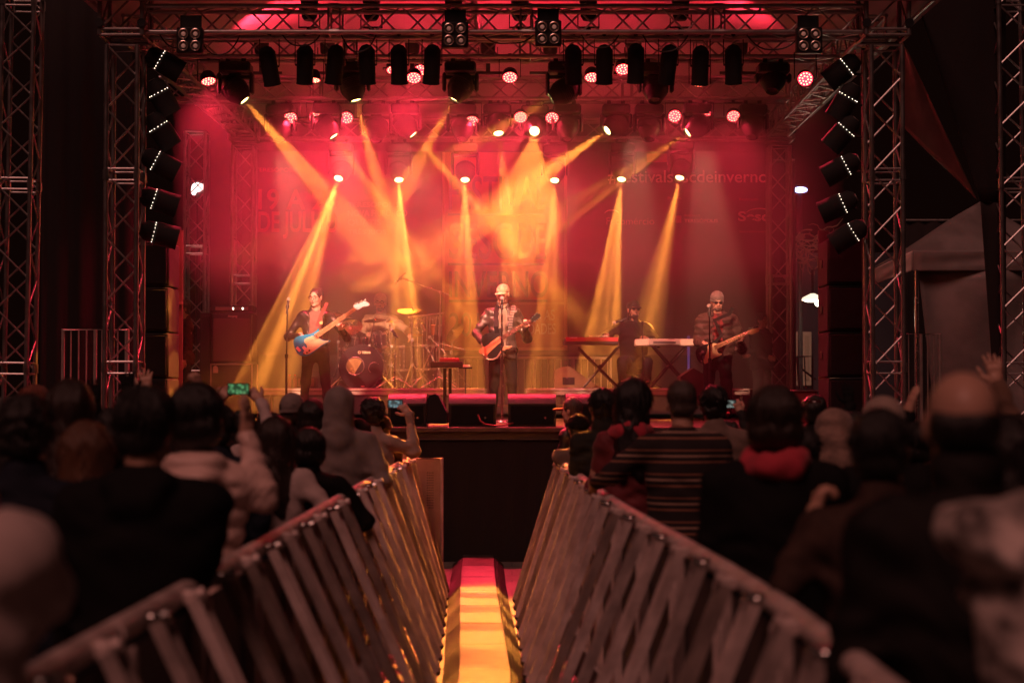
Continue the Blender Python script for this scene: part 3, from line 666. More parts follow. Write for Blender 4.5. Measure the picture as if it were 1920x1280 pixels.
def mesh_obj(name,parts,m,parent=None):
    V=[];Q=[];o=0
    for v,q in parts: V.append(v);Q.append(q+o);o+=len(v)
    V=np.concatenate(V).astype(np.float32);Q=np.concatenate(Q).astype(np.int32); me=bpy.data.meshes.new(name)
    me.vertices.add(len(V)); me.vertices.foreach_set('co',V.ravel()); me.loops.add(len(Q)*4); me.loops.foreach_set('vertex_index',Q.ravel())
    me.polygons.add(len(Q)); me.polygons.foreach_set('loop_start',np.arange(0,len(Q)*4,4,dtype=np.int32)); me.polygons.foreach_set('use_smooth',np.ones(len(Q),bool))
    me.update(calc_edges=True); me.materials.append(m); return link(bpy.data.objects.new(name,me),parent)
def hand(F,w,f,n,s=1,curl=.3,spread=.15,side=1,thumb=.8,k=.006):
    """palm + five fingers; w wrist, f finger direction, n palm normal (fingers curl towards it), side: +1/-1 thumb side"""
    w=Vector(w); f=Vector(f).normalized(); n=Vector(n); n=(n-f*n.dot(f)).normalized(); u=f.cross(n)*side
    c_=w+f*.05*s
    for k_,o in enumerate((.028,.010,-.010,-.028)):
        F.cone(w+u*o*.6*s+f*.005,w+u*o*s+f*.085*s,.0145*s,.0118*s,k=.012)
    F.cone(w-f*.03*s,w+f*.03*s,.024*s,.026*s,k=.02)
    for k_,(o,L) in enumerate(((.029,.072),(.010,.082),(-.010,.075),(-.028,.058))):
        b=w+u*o*s+f*.085*s; a=0; d0=(f+u*(o*spread*28)).normalized()
        cc=curl*(1+.15*k_)
        for j,fr in enumerate((.44,.31,.25)):
            a+=cc*(.75,1.15,.8)[j]; d=(d0*math.cos(a)+n*math.sin(a)); e=b+d*L*fr*s; F.cone(b,e,(.0100-.0012*j)*s,(.0090-.0012*j)*s,k=k); b=e
    b=w+f*.025*s+u*.026*s; d=(f*.62+u*thumb+n*.25).normalized(); e=b+d*.040*s; F.cone(b,e,.0145*s,.0115*s,k=.012)
    d=(f*.9+u*thumb*.45+n*(.2+curl*.6)).normalized(); g_=e+d*.032*s; F.cone(e,g_,.0112*s,.010*s,k=k); F.cone(g_,g_+(d+n*curl*.6).normalized()*.024*s,.010*s,.008*s,k=k)
def ik(a,w,L1,L2,pole):
    d=w-a; D=min(d.length,(L1+L2)*.995); d.normalize(); x=(L1*L1-L2*L2+D*D)/(2*D); h=math.sqrt(max(0,L1*L1-x*x)); p=Vector(pole); p=(p-d*p.dot(d)).normalized(); return a+d*x+p*h
def head_parts(F,M,s,ears=True,beard=0,jaw=1):
    sc=M@Matrix.Scale(s,4) if False else M
    E=lambda c,r,k=.02,op='u':F.ell(Vector(c)*s,tuple(x*s for x in r),k*s,op,M) 
    C=lambda a,b,ra,rb=None,k=.012:F.cone(Vector(a)*s,Vector(b)*s,ra*s,(rb or ra)*s,k*s,'u',M)
    E((0,-.012,.035),(.076,.096,.088)); E((0,.026,-.022),(.060,.066,.088)); C((-.03*jaw,.036,-.078),(.03*jaw,.036,-.078),.030,k=.02); E((0,.07,-.100),(.022,.020,.018))
    C((-.033,.078,.026),(.033,.078,.026),.011); 
    for x in(-1,1):
        E((x*.042,.062,-.03),(.020,.024,.024)); E((x*.031,.1,.006),(.017,.016,.011),.008,'s')
        if ears: E((x*.079,-.004,-.004),(.010,.021,.034),.006); 
    C((0,.088,.014),(0,.108,-.026),.0075,.0125,k=.01); C((-.010,.095,-.031),(.010,.095,-.031),.0085,k=.006)
    C((-.019,.088,-.056),(.019,.088,-.056),.0068,k=.005); C((-.015,.087,-.068),(.015,.087,-.068),.0078,k=.005)
SKIN=mat('skin',(.58,.34,.25),.45,0,.12,14,.1,120,spec=.4)
SKIN2=mat('skin_tan',(.42,.23,.16),.45,0,.12,14,.1,120,spec=.4)
def hairmat(n,c): return mat('hair_'+n,c,.38,0,.5,26,.6,60,stretch=(5,5,.6),spec=.6)
HB=hairmat('black',(.012,.009,.008)); HD=hairmat('dark_brown',(.03,.016,.011)); HBR=hairmat('brown',(.14,.06,.03)); HG=hairmat('grey',(.09,.065,.055))
def cloth(n,c,rough=.85,var=.25,vs=6,bump=.35,bs=150,**k): return mat('cloth_'+n,c,rough,0,var,vs,bump,bs,sheen=.15 if max(c)>.1 else 0,spec=.5 if max(c)>.1 else .2,**k)
def stripes(n,cols,horiz=True,scale=1,plaid=False):
    m=bpy.data.materials.new(n); m.use_nodes=True; nt=m.node_tree; b=nt.nodes['Principled BSDF']; b.inputs['Roughness'].default_value=.9
    tc=nt.nodes.new('ShaderNodeTexCoord'); sp=nt.nodes.new('ShaderNodeSeparateXYZ'); nt.links.new(tc.outputs['Object'],sp.inputs[0])
    def ramp(out):
        mu=nt.nodes.new('ShaderNodeMath'); mu.operation='MULTIPLY'; mu.inputs[1].default_value=scale; nt.links.new(out,mu.inputs[0])
        fr=nt.nodes.new('ShaderNodeMath'); fr.operation='FRACT'; nt.links.new(mu.outputs[0],fr.inputs[0])
        r=nt.nodes.new('ShaderNodeValToRGB'); r.color_ramp.interpolation='CONSTANT'; el=r.color_ramp.elements
        while len(el)<len(cols): el.new(.5)
        for i,(p,c) in enumerate(cols): el[i].position=p; el[i].color=(*c,1)
        nt.links.new(fr.outputs[0],r.inputs[0]); return r.outputs[0]
    if plaid:
        mx=nt.nodes.new('ShaderNodeMix'); mx.data_type='RGBA'; mx.inputs[0].default_value=.5; nt.links.new(ramp(sp.outputs[2]),mx.inputs[6]); nt.links.new(ramp(sp.outputs[0]),mx.inputs[7]); out=mx.outputs[2]
    else: out=ramp(sp.outputs[2 if horiz else 0])
    n2=nt.nodes.new('ShaderNodeTexNoise'); n2.inputs['Scale'].default_value=150; bp=nt.nodes.new('ShaderNodeBump'); bp.inputs['Strength'].default_value=.4; bp.inputs['Distance'].default_value=.01
    nt.links.new(n2.outputs['Fac'],bp.inputs['Height']); nt.links.new(bp.outputs[0],b.inputs['Normal']); nt.links.new(out,b.inputs['Base Color']); return m
LEA=mat('leather_black',(.022,.018,.018),.30,0,.3,5,.35,35,spec=.7)
DEN=cloth('dark_denim',(.022,.020,.024)); BLC=cloth('black',(.007,.0062,.0065)); NAV=cloth('navy',(.014,.018,.030)); GRY=cloth('grey',(.27,.22,.20)); TAN=cloth('tan',(.33,.22,.15)); OLV=cloth('olive',(.07,.06,.04))
def person(label,px,S,ytop,yaw=0,zf=0.,build=1.,skin=SKIN,jm=BLC,tm=DEN,hair=('short',HB),hat=None,arms=(None,None),head=(0,0,0),lean=(0,0),puff=0,hem=.78,collar=None,open_=None,shirt=None,hood=None,seat=None,res=.012,hr=.008,fr=.0062,glasses=None,beard=None,fold=.010,cuff=1,Y=None,headpx=None,grp='people in the crowd',hatcol=None,legs=True,scarf=None,seed=None,topoff=0.125,stance=.0,fat=1.):
    """ytop: pixel row of the top of the head (hat included). yaw 0 faces the stage, 180 faces the camera."""
    Y=Y or 3200/S; ztop=PZ(ytop,Y); pos=Vector((PX(px,Y),Y,zf)); seed=seed if seed is not None else px*.37
    Rz=Matrix.Rotation(R(yaw),4,'Z'); tw=lambda v:Rz@Vector(v)
    topo=topoff+(.012 if hair else 0)+(.02 if hat or hood else 0)
    Hh=ztop-zf; s=1.0
    # scale so that standing top-of-head matches
    if seat is None: s=(Hh)/(1.625+topo); base=0
    else: s=1.0
    k=lambda x,y,z:tw((x*s,y*s,z*s))
    dz=0 if seat is None else (Hh-(1.625+topo)); lx,ly=lean
    def b(x,y,z):     # body point with lean of the upper body
        t=max(0,(z-.95)/.7); return tw((x*s+lx*t,y*s+ly*t,z*s))+Vector((0,0,dz))
    HC=b(0,.015,1.625); Mh=Matrix.Translation(HC)@Rz@Euler((R(head[1]),R(head[2]),R(head[0]))).to_matrix().to_4x4()
    B=Field(); fz=Field(); Hd=Field()
    head_parts(Hd,Mh,s)
    nb=b(0,-.02,1.43); Hd.cone(Mh@Vector((0,-.02,-.05)),nb,.055*s,.062*s,k=.03)
    wt=build; J=Field(); T=Field(); Sh=Field()
    def torso(G,g,sx=1):
        for c_,r_ in (((0,0,1.24),(.172,.118,.20)),((0,.008*fat,1.04),(.155*fat,.115*fat,.19)),((0,0,.90),(.165,.115,.14))):
            M=Matrix.Translation(b(*c_))@Rz; G.ell((0,0,0),tuple((x*s*wt+g)*(sx if i==0 else 1) for i,x in enumerate(r_)),.06,M=M)
        G.cone(b(-.135,-.012,1.385),b(.135,-.012,1.385),.058*s*wt+g,k=.06); G.cone(b(0,-.02,1.40),b(0,-.02,1.46),.075*s+g,.060*s+g,k=.05)
    torso(B,-.02); sh=[b(-.178*wt,-.01,1.385),b(.178*wt,-.01,1.385)]; Hf=[]
    for i in(0,1):
        A=arms[i]; sg=(-1,1)[i]
        if A is None: A=dict()
        def cv(q):
            if q is None: return None
            if len(q)==4 and q[0]=='b': return b(*q[1:])
            return P(q[0],q[1],Y+(q[2] if len(q)>2 else 0))-pos
        w=cv(A.get('w')) or b(sg*.25,.09,.86); e=cv(A.get('e')); pole=tw(A.get('pole',(sg*.6,-.7,-.3)))
        L1=.285*s; L2=.25*s
        if e is None: e=ik(sh[i],w,L1,L2,pole)
        f=cv(A.get('tip')); f=(f-w).normalized() if f is not None else (w-e).normalized(); n=tw(A['n']) if 'n' in A else tw((-sg,.2,0))
        B.cone(sh[i],e,.05*s,.042*s,k=.03); B.cone(e,w,.042*s,.028*s,k=.02)
        J.cone(sh[i],e,(.062*s)*wt,.052*s*wt,k=.045,puff=puff*1.1,n=4); J.cone(e,w-(w-e).normalized()*.02*cuff,.052*s*wt,.040*s*wt**.5,k=.03,puff=puff,n=4)
        if cuff: J.cone(w-(w-e).normalized()*.05,w-(w-e).normalized()*.012,.042*s,.042*s,k=.01)
        H=Field(); H.cone(e*.35+w*.65,w,.033*s,.026*s,k=.01); hand(H,w,f,n,s*1.0,A.get('curl',.35),A.get('spread',.12),A.get('side',-sg),A.get('thumb',.8)); Hf.append((H,w,A.get('glove')))
    # legs
    if seat is None:
        hp=[k(-.09,0,.90),k(.09,0,.90)]; kn=[k(-.105-stance,.015,.49),k(.105+stance,.015,.49)]; an=[k(-.115-stance*1.6,-.01,.09),k(.115+stance*1.6,-.01,.09)]
    else:
        hp=[b(-.09,0,.90),b(.09,0,.90)]; kn=[b(-.17,.40,.90),b(.17,.40,.90)]; an=[Vector((q.x,q.y,.09))+tw((0,-.03,0)) for q in kn]
    for i in(0,1):
        B.cone(hp[i],kn[i],.07*s,.045*s,k=.03); B.cone(kn[i],an[i],.045*s,.032*s,k=.02); B.cone(an[i],an[i]+tw((0,.12,-.04)),.03*s,.03*s,k=.02)
        T.cone(hp[i],kn[i],.088*s*wt,.064*s*wt,k=.04); T.cone(kn[i],an[i]+Vector((0,0,.01)),.064*s*wt,.052*s,k=.03)
    M=Matrix.Translation(b(0,0,.90))@Rz; T.ell((0,0,0),(.160*s*wt,.112*s*wt,.13*s),.05,M=M)
    parts=[B.mesh(.016),Hd.mesh(hr)]+[H.mesh(fr) for H,w,g_ in Hf if not g_]
    P0=mesh_obj('person',parts,skin); P0.location=pos; tag(P0,label,'person',grp)
    for H,w,g_ in Hf:
        if g_: mesh_obj('glove',[H.mesh(fr)],g_,P0)
    torso(J,.012+puff*.5); 
    if hem: 
        c_=b(0,0,0); J.ell((0,0,0),(.6,.6,.5),.004,'s',Matrix.Translation(Vector((0,0,hem*s+dz-.5)))@Rz,True) if seat is None else None
        if hem<.85:
            M=Matrix.Translation(b(0,0,hem+.06))@Rz; J.pr.insert(0,None); J.pr.pop(0)
    if seat is None and hem and hem<.86:
        pr=J.pr.pop(); G=Field(); M=Matrix.Translation(b(0,0,hem+.04))@Rz; J.ell((0,0,0),(.175*s*wt+.012,.125*s*wt+.012,.2*s),.06,M=M); J.pr.append(pr)
    if collar=='hoodback': J.cone(b(-.07,-.075,1.45),b(.07,-.075,1.45),.05*s,k=.02); J.cone(b(-.03,-.10,1.40),b(.03,-.10,1.40),.055*s,k=.03)
    elif collar=='high': J.cone(b(0,-.015,1.44),b(0,-.01,1.52),.082*s,.080*s,k=.02)
    elif collar!='none': J.cone(b(0,-.02,1.43),b(0,-.018,1.495),.078*s,.074*s,k=.02); 
    J.cone(Mh@Vector((0,.0,-.02)),b(0,.01,1.5),.058*s,.060*s,k=.01,op='s')
    if open_:
        M=Matrix.Translation(b(0,.16,1.18))@Rz; J.ell((0,0,0),(open_*s,.12*s,.5*s),.02,'s',M,True)
    if puff: J.post.append(lambda p,dz=dz:-puff*(np.abs(np.sin(np.pi*(p[:,2]-dz)/.078))-.5)*1.2*(np.abs(p[:,0])<.2*s))
    if fold: J.post.append(lambda p:wob(p,fold,34,seed))
    if hood:
        q=lambda v:Mh@(Vector(v)*s)
        J.ell((0,-.025*s,.035*s),(.108*s,.125*s,.118*s),.04,M=Mh); J.cone(q((0,-.05,-.06)),b(0,-.05,1.42),.10*s,.11*s,k=.06)
        J.ell((0,.10*s,-.01*s),(.075*s,.12*s,.095*s),.02,'s',M=Mh)
    mesh_obj('jacket',[J.mesh(res)],jm,P0)
    if shirt:
        torso(Sh,-.006,.9); Sh.ell((0,0,0),(.6,.6,.5),.004,'s',Matrix.Translation(Vector((0,0,(hem+.015)*s+dz-.5)))@Rz,True); Sh.cone(b(-.04,-.02,1.455),b(.04,-.01,1.455),.050*s,k=.015); Sh.cone(Mh@Vector((0,0,-.02)),b(0,.01,1.5),.060*s,.058*s,k=.01,op='s'); Sh.post.append(lambda p:wob(p,.003,40,seed+1)); mesh_obj('shirt',[Sh.mesh(res)],shirt,P0)
    if legs:
        T.post.append(lambda p:wob(p,.006,30,seed+2)); mesh_obj('trousers',[T.mesh(.014)],tm,P0)
        for i in(0,1):
            G=Field(); a=an[i]; G.cone(a+Vector((0,0,-.035)),a+tw((0,.13,-.045)),.045*s,.038*s,k=.03); G.cone(a+Vector((0,0,.02)),a+Vector((0,0,-.03)),.048*s,.045*s,k=.03)
            G.ell((0,0,0),(.3,.3,.1),.004,'s',Matrix.Translation(Vector((a.x,a.y,a.z-.19))),True); mesh_obj('shoe',[G.mesh(.012)],BLC,P0)
    q=lambda v:Vector(v)*s
    if hair:
        st,hm=hair; G=Field(); E=lambda c_,r_,kk=.02,op='u':G.ell(q(c_),tuple(x*s for x in r_),kk*s,op,Mh)
        if st in('short','curly','long','bob'):
            g_=.014 if st=='short' else .026
            E((0,-.016,.040),(.077+g_,.096+g_,.089+g_))
            if st!='long': E((0,-.05,-.035),(.068+g_,.055+g_,.055))
            if st=='bob': E((0,-.035,-.04),(.085+g_,.07+g_,.09),.03)
            if st=='long':
                G.cone(Mh@q((0,-.05,.02)),b(0,-.115,1.30),.095*s,.075*s,k=.05)
                for x in(-1,1): G.cone(Mh@q((x*.06,-.01,0)),b(x*.09,-.06,1.28),.048*s,.035*s,k=.04); G.cone(Mh@q((x*.03,-.07,0)),b(x*.05,-.12,1.20),.055*s,.03*s,k=.04)
            E((0,.115,-.03),(.072,.085,.095),.02,'s')
            if st in('short','curly'): E((.10,.012,-.03),(.034,.036,.05),.015,'s'); E((-.10,.012,-.03),(.034,.036,.05),.015,'s')
        elif st=='fringe':
            E((0,-.030,.0),(.083,.090,.068)); E((0,.06,.10),(.10,.125,.068),.02,'s'); E((0,.125,-.03),(.10,.10,.1),.02,'s')
        elif st=='crop': E((0,-.018,.038),(.080,.099,.0915)); E((0,-.055,-.03),(.069,.055,.045)); E((0,.12,-.03),(.08,.09,.1),.02,'s')
        elif st=='pony': E((0,-.014,.040),(.083,.101,.094)); E((0,-.05,-.02),(.072,.06,.05)); E((0,.115,-.02),(.074,.085,.1),.02,'s'); E((-.02,-.10,.085),(.028,.03,.035),.01)
        am={'curly':.010,'short':.0065,'long':.004,'bob':.0035,'fringe':.002,'crop':.0012,'pony':.002}[st]; fq=70 if st=='curly' else 110
        SB=MB(); rr=random.Random(int(seed*10)+3); nS=260 if S and S<700 else 200
        for _ in range(nS if st!='fringe' else 0):
            th=rr.uniform(0,2*math.pi); zz=rr.uniform(-.35,.98); cr_=math.sqrt(1-zz*zz); nn=Vector((cr_*math.cos(th),cr_*math.sin(th),zz))
            if nn.y>.45 and zz<.55: continue
            gg={'short':.012,'curly':.024,'long':.024,'bob':.024,'crop':.003,'pony':.006}[st]; p0=Vector((nn.x*(.077+gg),-.016+nn.y*(.096+gg),.04+nn.z*(.089+gg)))
            tdir=Vector((nn.x*.4,nn.y*.4,-.9)); tdir=(tdir-nn*tdir.dot(nn)*.8).normalized(); ln={'short':.04,'curly':.03,'long':.10,'bob':.06,'crop':.012,'pony':.03}[st]*rr.uniform(.6,1.3)
            wv_=Vector((rr.uniform(-1,1),rr.uniform(-1,1),rr.uniform(-.6,.6)))*{'curly':.9,'long':.10,'bob':.14}.get(st,.35); lift=nn*(.30 if st in('short','curly') else .03)
            p1=p0+(tdir+lift+wv_*.5).normalized()*ln*.5; p2=p1+(tdir+wv_*.8+Vector((0,0,-.3))).normalized()*ln*.5; SB.tube([q(p0),q(p1),q(p2)],[.0032*s,.0026*s,.0008*s],4,False)
        if SB.v: SB.xf(Mh)
        G.post.append(lambda p:wob(p*np.array([1,1,.35 if st!='curly' else 1]),am,fq*(.6 if st=='short' else 1),seed)); mesh_obj('hair',[G.mesh(.006 if hr<.007 else .0085)]+([(np.concatenate(SB.v),np.array([f for f in SB.f],np.int32))] if SB.v and not hat else []),hm,P0)
    if hat:
        st,hm=hat[:2]; G=Field(); E=lambda c_,r_,kk=.02,op='u',bx=False:G.ell(q(c_),tuple(x*s for x in r_),kk*s,op,Mh,bx)
        if st=='beanie':
            E((0,-.020,.052),(.092,.110,.098)); E((0,.02,-.16),(.2,.2,.16),.01,'s',True); E((0,-.016,.012),(.096,.114,.024),.01); G.post.append(lambda p:wob(p,.0025,120,seed))
        elif st=='slouch':
            E((0,-.022,.06),(.098,.112,.09)); E((0,-.07,.05),(.09,.075,.07)); E((0,.02,-.155),(.2,.2,.16),.01,'s',True); G.post.append(lambda p:wob(p,.005,50,seed))
        elif st=='cap':
            E((0,-.014,.040),(.084,.103,.094)); E((0,.02,-.137),(.2,.2,.17),.006,'s',True); E((0,.125,.018),(.066,.070,.009),.012); E((0,.155,.010),(.055,.045,.008),.02)
        elif st=='flatcap': E((0,.005,.075),(.092,.120,.055)); E((0,.02,-.125),(.2,.2,.17),.006,'s',True); E((0,.11,.050),(.060,.045,.008),.008)
        o=mesh_obj('hat',[G.mesh(.006 if hr<.007 else .0085)],hm,P0)
        if len(hat)>2: o['label']=hat[2]
    if scarf:
        G=Field()
        for a in range(12):
            t0=2*math.pi*a/12; t1=t0+2*math.pi/12; w_=lambda t:b(.095*math.cos(t),-.015+.10*math.sin(t),1.465+.02*math.sin(t*2+seed)); G.cone(w_(t0),w_(t1),.042*s,k=.02)
        G.cone(b(-.05,-.10,1.45),b(.05,-.10,1.44),.05*s,k=.03); G.post.append(lambda p:wob(p,.008,45,seed)); mesh_obj('scarf',[G.mesh(.010)],scarf,P0)
    if beard:
        G=Field(); E=lambda c_,r_,kk=.015,op='u':G.ell(q(c_),tuple(x*s for x in r_),kk*s,op,Mh)
        E((0,.060,-.092),(.046,.034,.034)); E((.04,.03,-.07),(.024,.03,.04)); E((-.04,.03,-.07),(.024,.03,.04)); E((0,.094,-.045),(.026,.008,.007)); E((0,.105,-.06),(.016,.02,.010),.006,'s'); G.post.append(lambda p:wob(p,.002,200,seed)); mesh_obj('beard',[G.mesh(.005)],beard,P0)
    if yaw>90:
        for nm_,m_,pts_,r_ in (('eyebrow',hairmat('brow',(.05,.025,.02)),[(-.046,.088,.026),(-.032,.094,.031),(-.016,.094,.027)],.0042),('eyebrow',hairmat('brow',(.05,.025,.02)),[(.046,.088,.026),(.032,.094,.031),(.016,.094,.027)],.0042),('mouth',mat('lips',(.25,.07,.06),.5),[(-.019,.092,-.062),(0,.098,-.061),(.019,.092,-.062)],.0048)): MB().tube([Mh@(Vector(p_)*s) for p_ in pts_],r_*s,6).build(nm_,m_,P0)
    if glasses:
        b_=MB(); 
        for x in(-1,1):
            if glasses=='sun': b_.ell((x*.033*s,.104*s,.006*s),(.027*s,.006*s,.019*s),12,8)
            else: b_.tube([Vector((x*.033*s+.026*s*math.cos(t),.108*s,.006*s+.017*s*math.sin(t))) for t in np.linspace(0,2*math.pi,11)],.0028*s,5,False)
            b_.tube([(x*.058*s,.104*s,.010*s),(x*.079*s,.0,.008*s)],.0028*s,5)
        b_.tube([(-.01*s,.108*s,.012*s),(.01*s,.108*s,.012*s)],.003*s,5); b_.xf(Mh).build('glasses',mat('glasses_black',(.008,.008,.008),.08,0,spec=.8),P0)
    elif yaw>90 and hat!=None or yaw>90:
        for x in(-1,1): MB().ell((x*.031*s,.078*s,.005*s),(.0125*s,)*3,10,8).xf(Mh).build('eye',mat('eye_white',(.6,.55,.5),.2),P0)
    return P0
def phone(px,py,Y,label,scr=(.2,.35,.3),w=.15,h=.078,yaw=0,seed=0):
    """phone held sideways, screen towards the camera, showing the stage"""
    C=P(px,py,Y); e=empty('smartphone',C,label,'phone','phones filming the show',rot=(0,0,R(yaw)))
    MB().box((0,0,0),(w,.008,h),bev=.003).build('case',mat('phone_black',(.01,.01,.01),.2),e)
    m=bpy.data.materials.new('screen'); m.use_nodes=True; nt=m.node_tree; b=nt.nodes['Principled BSDF']; b.inputs['Base Color'].default_value=(.02,.02,.02,1)
    n=nt.nodes.new('ShaderNodeTexVoronoi'); n.inputs['Scale'].default_value=38; tc=nt.nodes.new('ShaderNodeTexCoord'); nt.links.new(tc.outputs['Object'],n.inputs['Vector']); r=nt.nodes.new('ShaderNodeValToRGB')
    r.color_ramp.elements[0].color=(*[min(1,x*2.2) for x in scr],1); r.color_ramp.elements[1].color=(*[x*.25 for x in scr],1); r.color_ramp.elements[1].position=.55; nt.links.new(n.outputs['Distance'],r.inputs[0]); nt.links.new(r.outputs[0],b.inputs['Emission Color']); b.inputs['Emission Strength'].default_value=.6
    MB().box((0,-.0045,0),(w-.014,.002,h-.01)).build('screen',m,e); return e
# ---------------------------------------------------------------- the band
band=dict(grp='band on stage',res=.009,hr=.0058,fr=.0048)
STRP=mat('strap_brown',(.10,.025,.02),.7)
person('bassist in open black leather jacket and glasses playing the blue bass',592,145,539,186,ZD,build=1.0,jm=LEA,hair=('pony',HD),glasses='clear',open_=.085,shirt=cloth('mauve_shirt',(.20,.11,.10)),hem=.98,head=(-28,-4,0),stance=.03,tm=DEN,fold=.006,
  arms=(dict(w=(640,618,-.17),e=(651,634,-.04),tip=(632,596,-.26),n=(.3,1,.2),curl=.9,side=1),dict(w=(565,630,-.20),e=(540,632,.0),tip=(577,655,-.24),n=(-.1,-.6,-.2),curl=.35,side=-1)),**band)
person('singer in pale cap and grey leather blazer with an acoustic guitar',943,150,529,180,ZD,build=1.03,skin=SKIN,jm=mat('leather_grey',(.040,.030,.026),.30,0,.25,5,.35,35,spec=.7),hair=('crop',HG),hat=('cap',cloth('pale_cap',(.44,.38,.24))),open_=.05,shirt=cloth('cream_scarf_shirt',(.20,.17,.13)),hem=.80,head=(-14,-6,0),tm=BLC,scarf=None,stance=.01,collar='high',
  arms=(dict(w=(985,612,-.22),e=(988,635,-.02),tip=(990,597,-.3),n=(.3,1,.2),curl=.9,side=1),dict(w=(905,640,-.24),e=(893,625,-.02),tip=(918,655,-.28),n=(-.2,-.6,-.2),curl=.5,side=-1)),**band)
person('drummer in a striped knit cap and glasses seated behind the drum kit',713,131,549,180,RZ,seat=.5,build=1.05,jm=cloth('beige_shirt',(.42,.32,.20)),hair=None,hat=('beanie',cloth('cream_knit',(.55,.45,.30))),glasses='clear',beard=HG,hem=None,
  arms=(dict(w=(768,628,-.35)),dict(w=(690,628,-.35))),**band)
person('keyboard player in black cap and sunglasses seated behind the keyboards',1188,136,560,178,RZ,seat=.5,build=1.12,skin=SKIN2,jm=BLC,hair=('short',HB),hat=('cap',cloth('black_cap',(.02,.015,.015))),glasses='sun',beard=HB,hem=None,head=(18,4,0),collar='high',
  arms=(dict(w=(1215,637,-.35)),dict(w=(1135,630,-.38))),**band)
person('guitarist in grey knit cap, sunglasses and puffer jacket with an electric guitar',1345,143,546,176,ZD,build=1.22,fat=1.1,jm=cloth('brown_puffer',(.055,.034,.03),.45,.2,6,.2,60),hair=None,hat=('beanie',cloth('grey_knit',(.16,.13,.12))),glasses='sun',beard=HG,open_=.07,shirt=stripes('plaid_red',[(0,(.02,.008,.008)),(.3,(.20,.02,.025)),(.75,(.06,.01,.014))],plaid=True,scale=14),puff=.011,hem=.88,head=(8,-14,0),tm=BLC,stance=.02,
  arms=(dict(w=(1388,640,-.26),e=(1392,656,-.02),tip=(1384,620,-.34),n=(.3,1,.2),curl=.9,side=1),dict(w=(1322,645,-.24),e=(1308,640,.0),tip=(1334,656,-.28),n=(-.2,-.6,-.2),curl=.5,side=-1)),**band)
person('stagehand in dark clothes standing in shadow left of the bass amplifier',345,140,562,120,ZD,build=1.0,skin=SKIN2,jm=cloth('maroon',(.05,.012,.012)),hair=('short',HB),grp='stagehands',res=.014,hr=.01,fr=.008)
person('stagehand in dark clothes standing in shadow behind the guitarist, right side',1428,128,586,215,ZD,build=1.15,skin=SKIN2,jm=BLC,hair=('short',HB),grp='stagehands',res=.014,hr=.01,fr=.008,arms=(dict(w=(1405,665,-.2)),dict(w=(1440,668,-.2))))
# ================================================================ instruments
def traced(parent,name,pts,off,sc,Y,y0,y1,m,bev=0):
    """outline given in enlarged photo pixels -> solid slab at depth Y with thickness y1-y0"""
    O=Vector(parent.location); pp=[P(off[0]+a/sc,off[1]+b/sc,Y)-O for a,b in pts]
    # smooth the outline (Chaikin) when bev
    q=[(p.x,p.z) for p in pp]
    for _ in range(bev): q=[v for i in range(len(q)) for v in ((.75*q[i][0]+.25*q[(i+1)%len(q)][0],.75*q[i][1]+.25*q[(i+1)%len(q)][1]),(.25*q[i][0]+.75*q[(i+1)%len(q)][0],.25*q[i][1]+.75*q[(i+1)%len(q)][1]))]
    dy=pp[0].y; return MB().prism(q,dy+y0,dy+y1).build(name,m,parent,ang=50)
def neck(parent,a,b,w0,w1,off,sc,Y,m,frets,fm,name='neck'):
    O=Vector(parent.location); A=P(off[0]+a[0]/sc,off[1]+a[1]/sc,Y)-O; B=P(off[0]+b[0]/sc,off[1]+b[1]/sc,Y)-O; d=(B-A).normalized(); n=Vector((-d.z,0,d.x))
    q=[A+n*w0/2,B+n*w1/2,B-n*w1/2,A-n*w0/2]; o=MB().prism([(p.x,p.z) for p in q],A.y-.028,A.y-.004).build(name,m,parent)
    f=MB(); L=(B-A).length
    for k in range(frets):
        t=L*(1-2**(-(k+1)/12))*1.45
        if t>L: break
        c_=B-d*t; w=w1+(w0-w1)*t/L; f.tube([c_+n*w/2+Vector((0,-.029,0)),c_-n*w/2+Vector((0,-.029,0))],.0022,5)
    f.build('frets',fm,o)
    s_=MB()
    for k in range(4): s_.tube([A-d*.22+n*w0*(-.3+.2*k)+Vector((0,-.034,0)),B+d*.03+n*w1*(-.3+.2*k)+Vector((0,-.033,0))],.0012,4)
    s_.build('strings',CHR,o); return o
def pegs(parent,pts,off,sc,Y,m,r=.011,pr='tuning_peg'):
    O=Vector(parent.location)
    for a,b in pts: c_=P(off[0]+a/sc,off[1]+b/sc,Y)-O; MB().lathe([(0,-.006),(r,-.006),(r,.006),(0,.006)],c_+Vector((0,-.018,0)),(0,1,0),10).build(pr,m,parent)
def strap(parent,pts,m,w=.05,lab=None):
    O=Vector(parent.location); pp=[P(*q[:2],q[2])-O for q in pts]; b=MB(); V=[];F=[]
    for i,p in enumerate(pp):
        t=(pp[min(i+1,len(pp)-1)]-pp[max(i-1,0)]).normalized(); n=Vector((-t.z,0,t.x)).normalized()*w/2
        V+=[p+n,p-n,p+n+Vector((0,.004,0)),p-n+Vector((0,.004,0))]
    for i in range(len(pp)-1): 
        a=4*i; F+=[(a,a+1,a+5,a+4),(a+2,a+6,a+7,a+3),(a,a+4,a+6,a+2),(a+1,a+3,a+7,a+5)]
    return b.add([tuple(v) for v in V],F).build('strap',m,parent)
BLU=mat('bass_blue',(.02,.30,.62),.2,0,.15,4,coat=.6); CRM=mat('pickguard_cream',(.62,.66,.42),.3,0,.1,6,coat=.3); MPL=mat('maple',(.62,.36,.18),.4,0,.2,12,stretch=(1,1,6)); PRL=mat('headstock_pearl',(.62,.78,.86),.2,coat=.5)
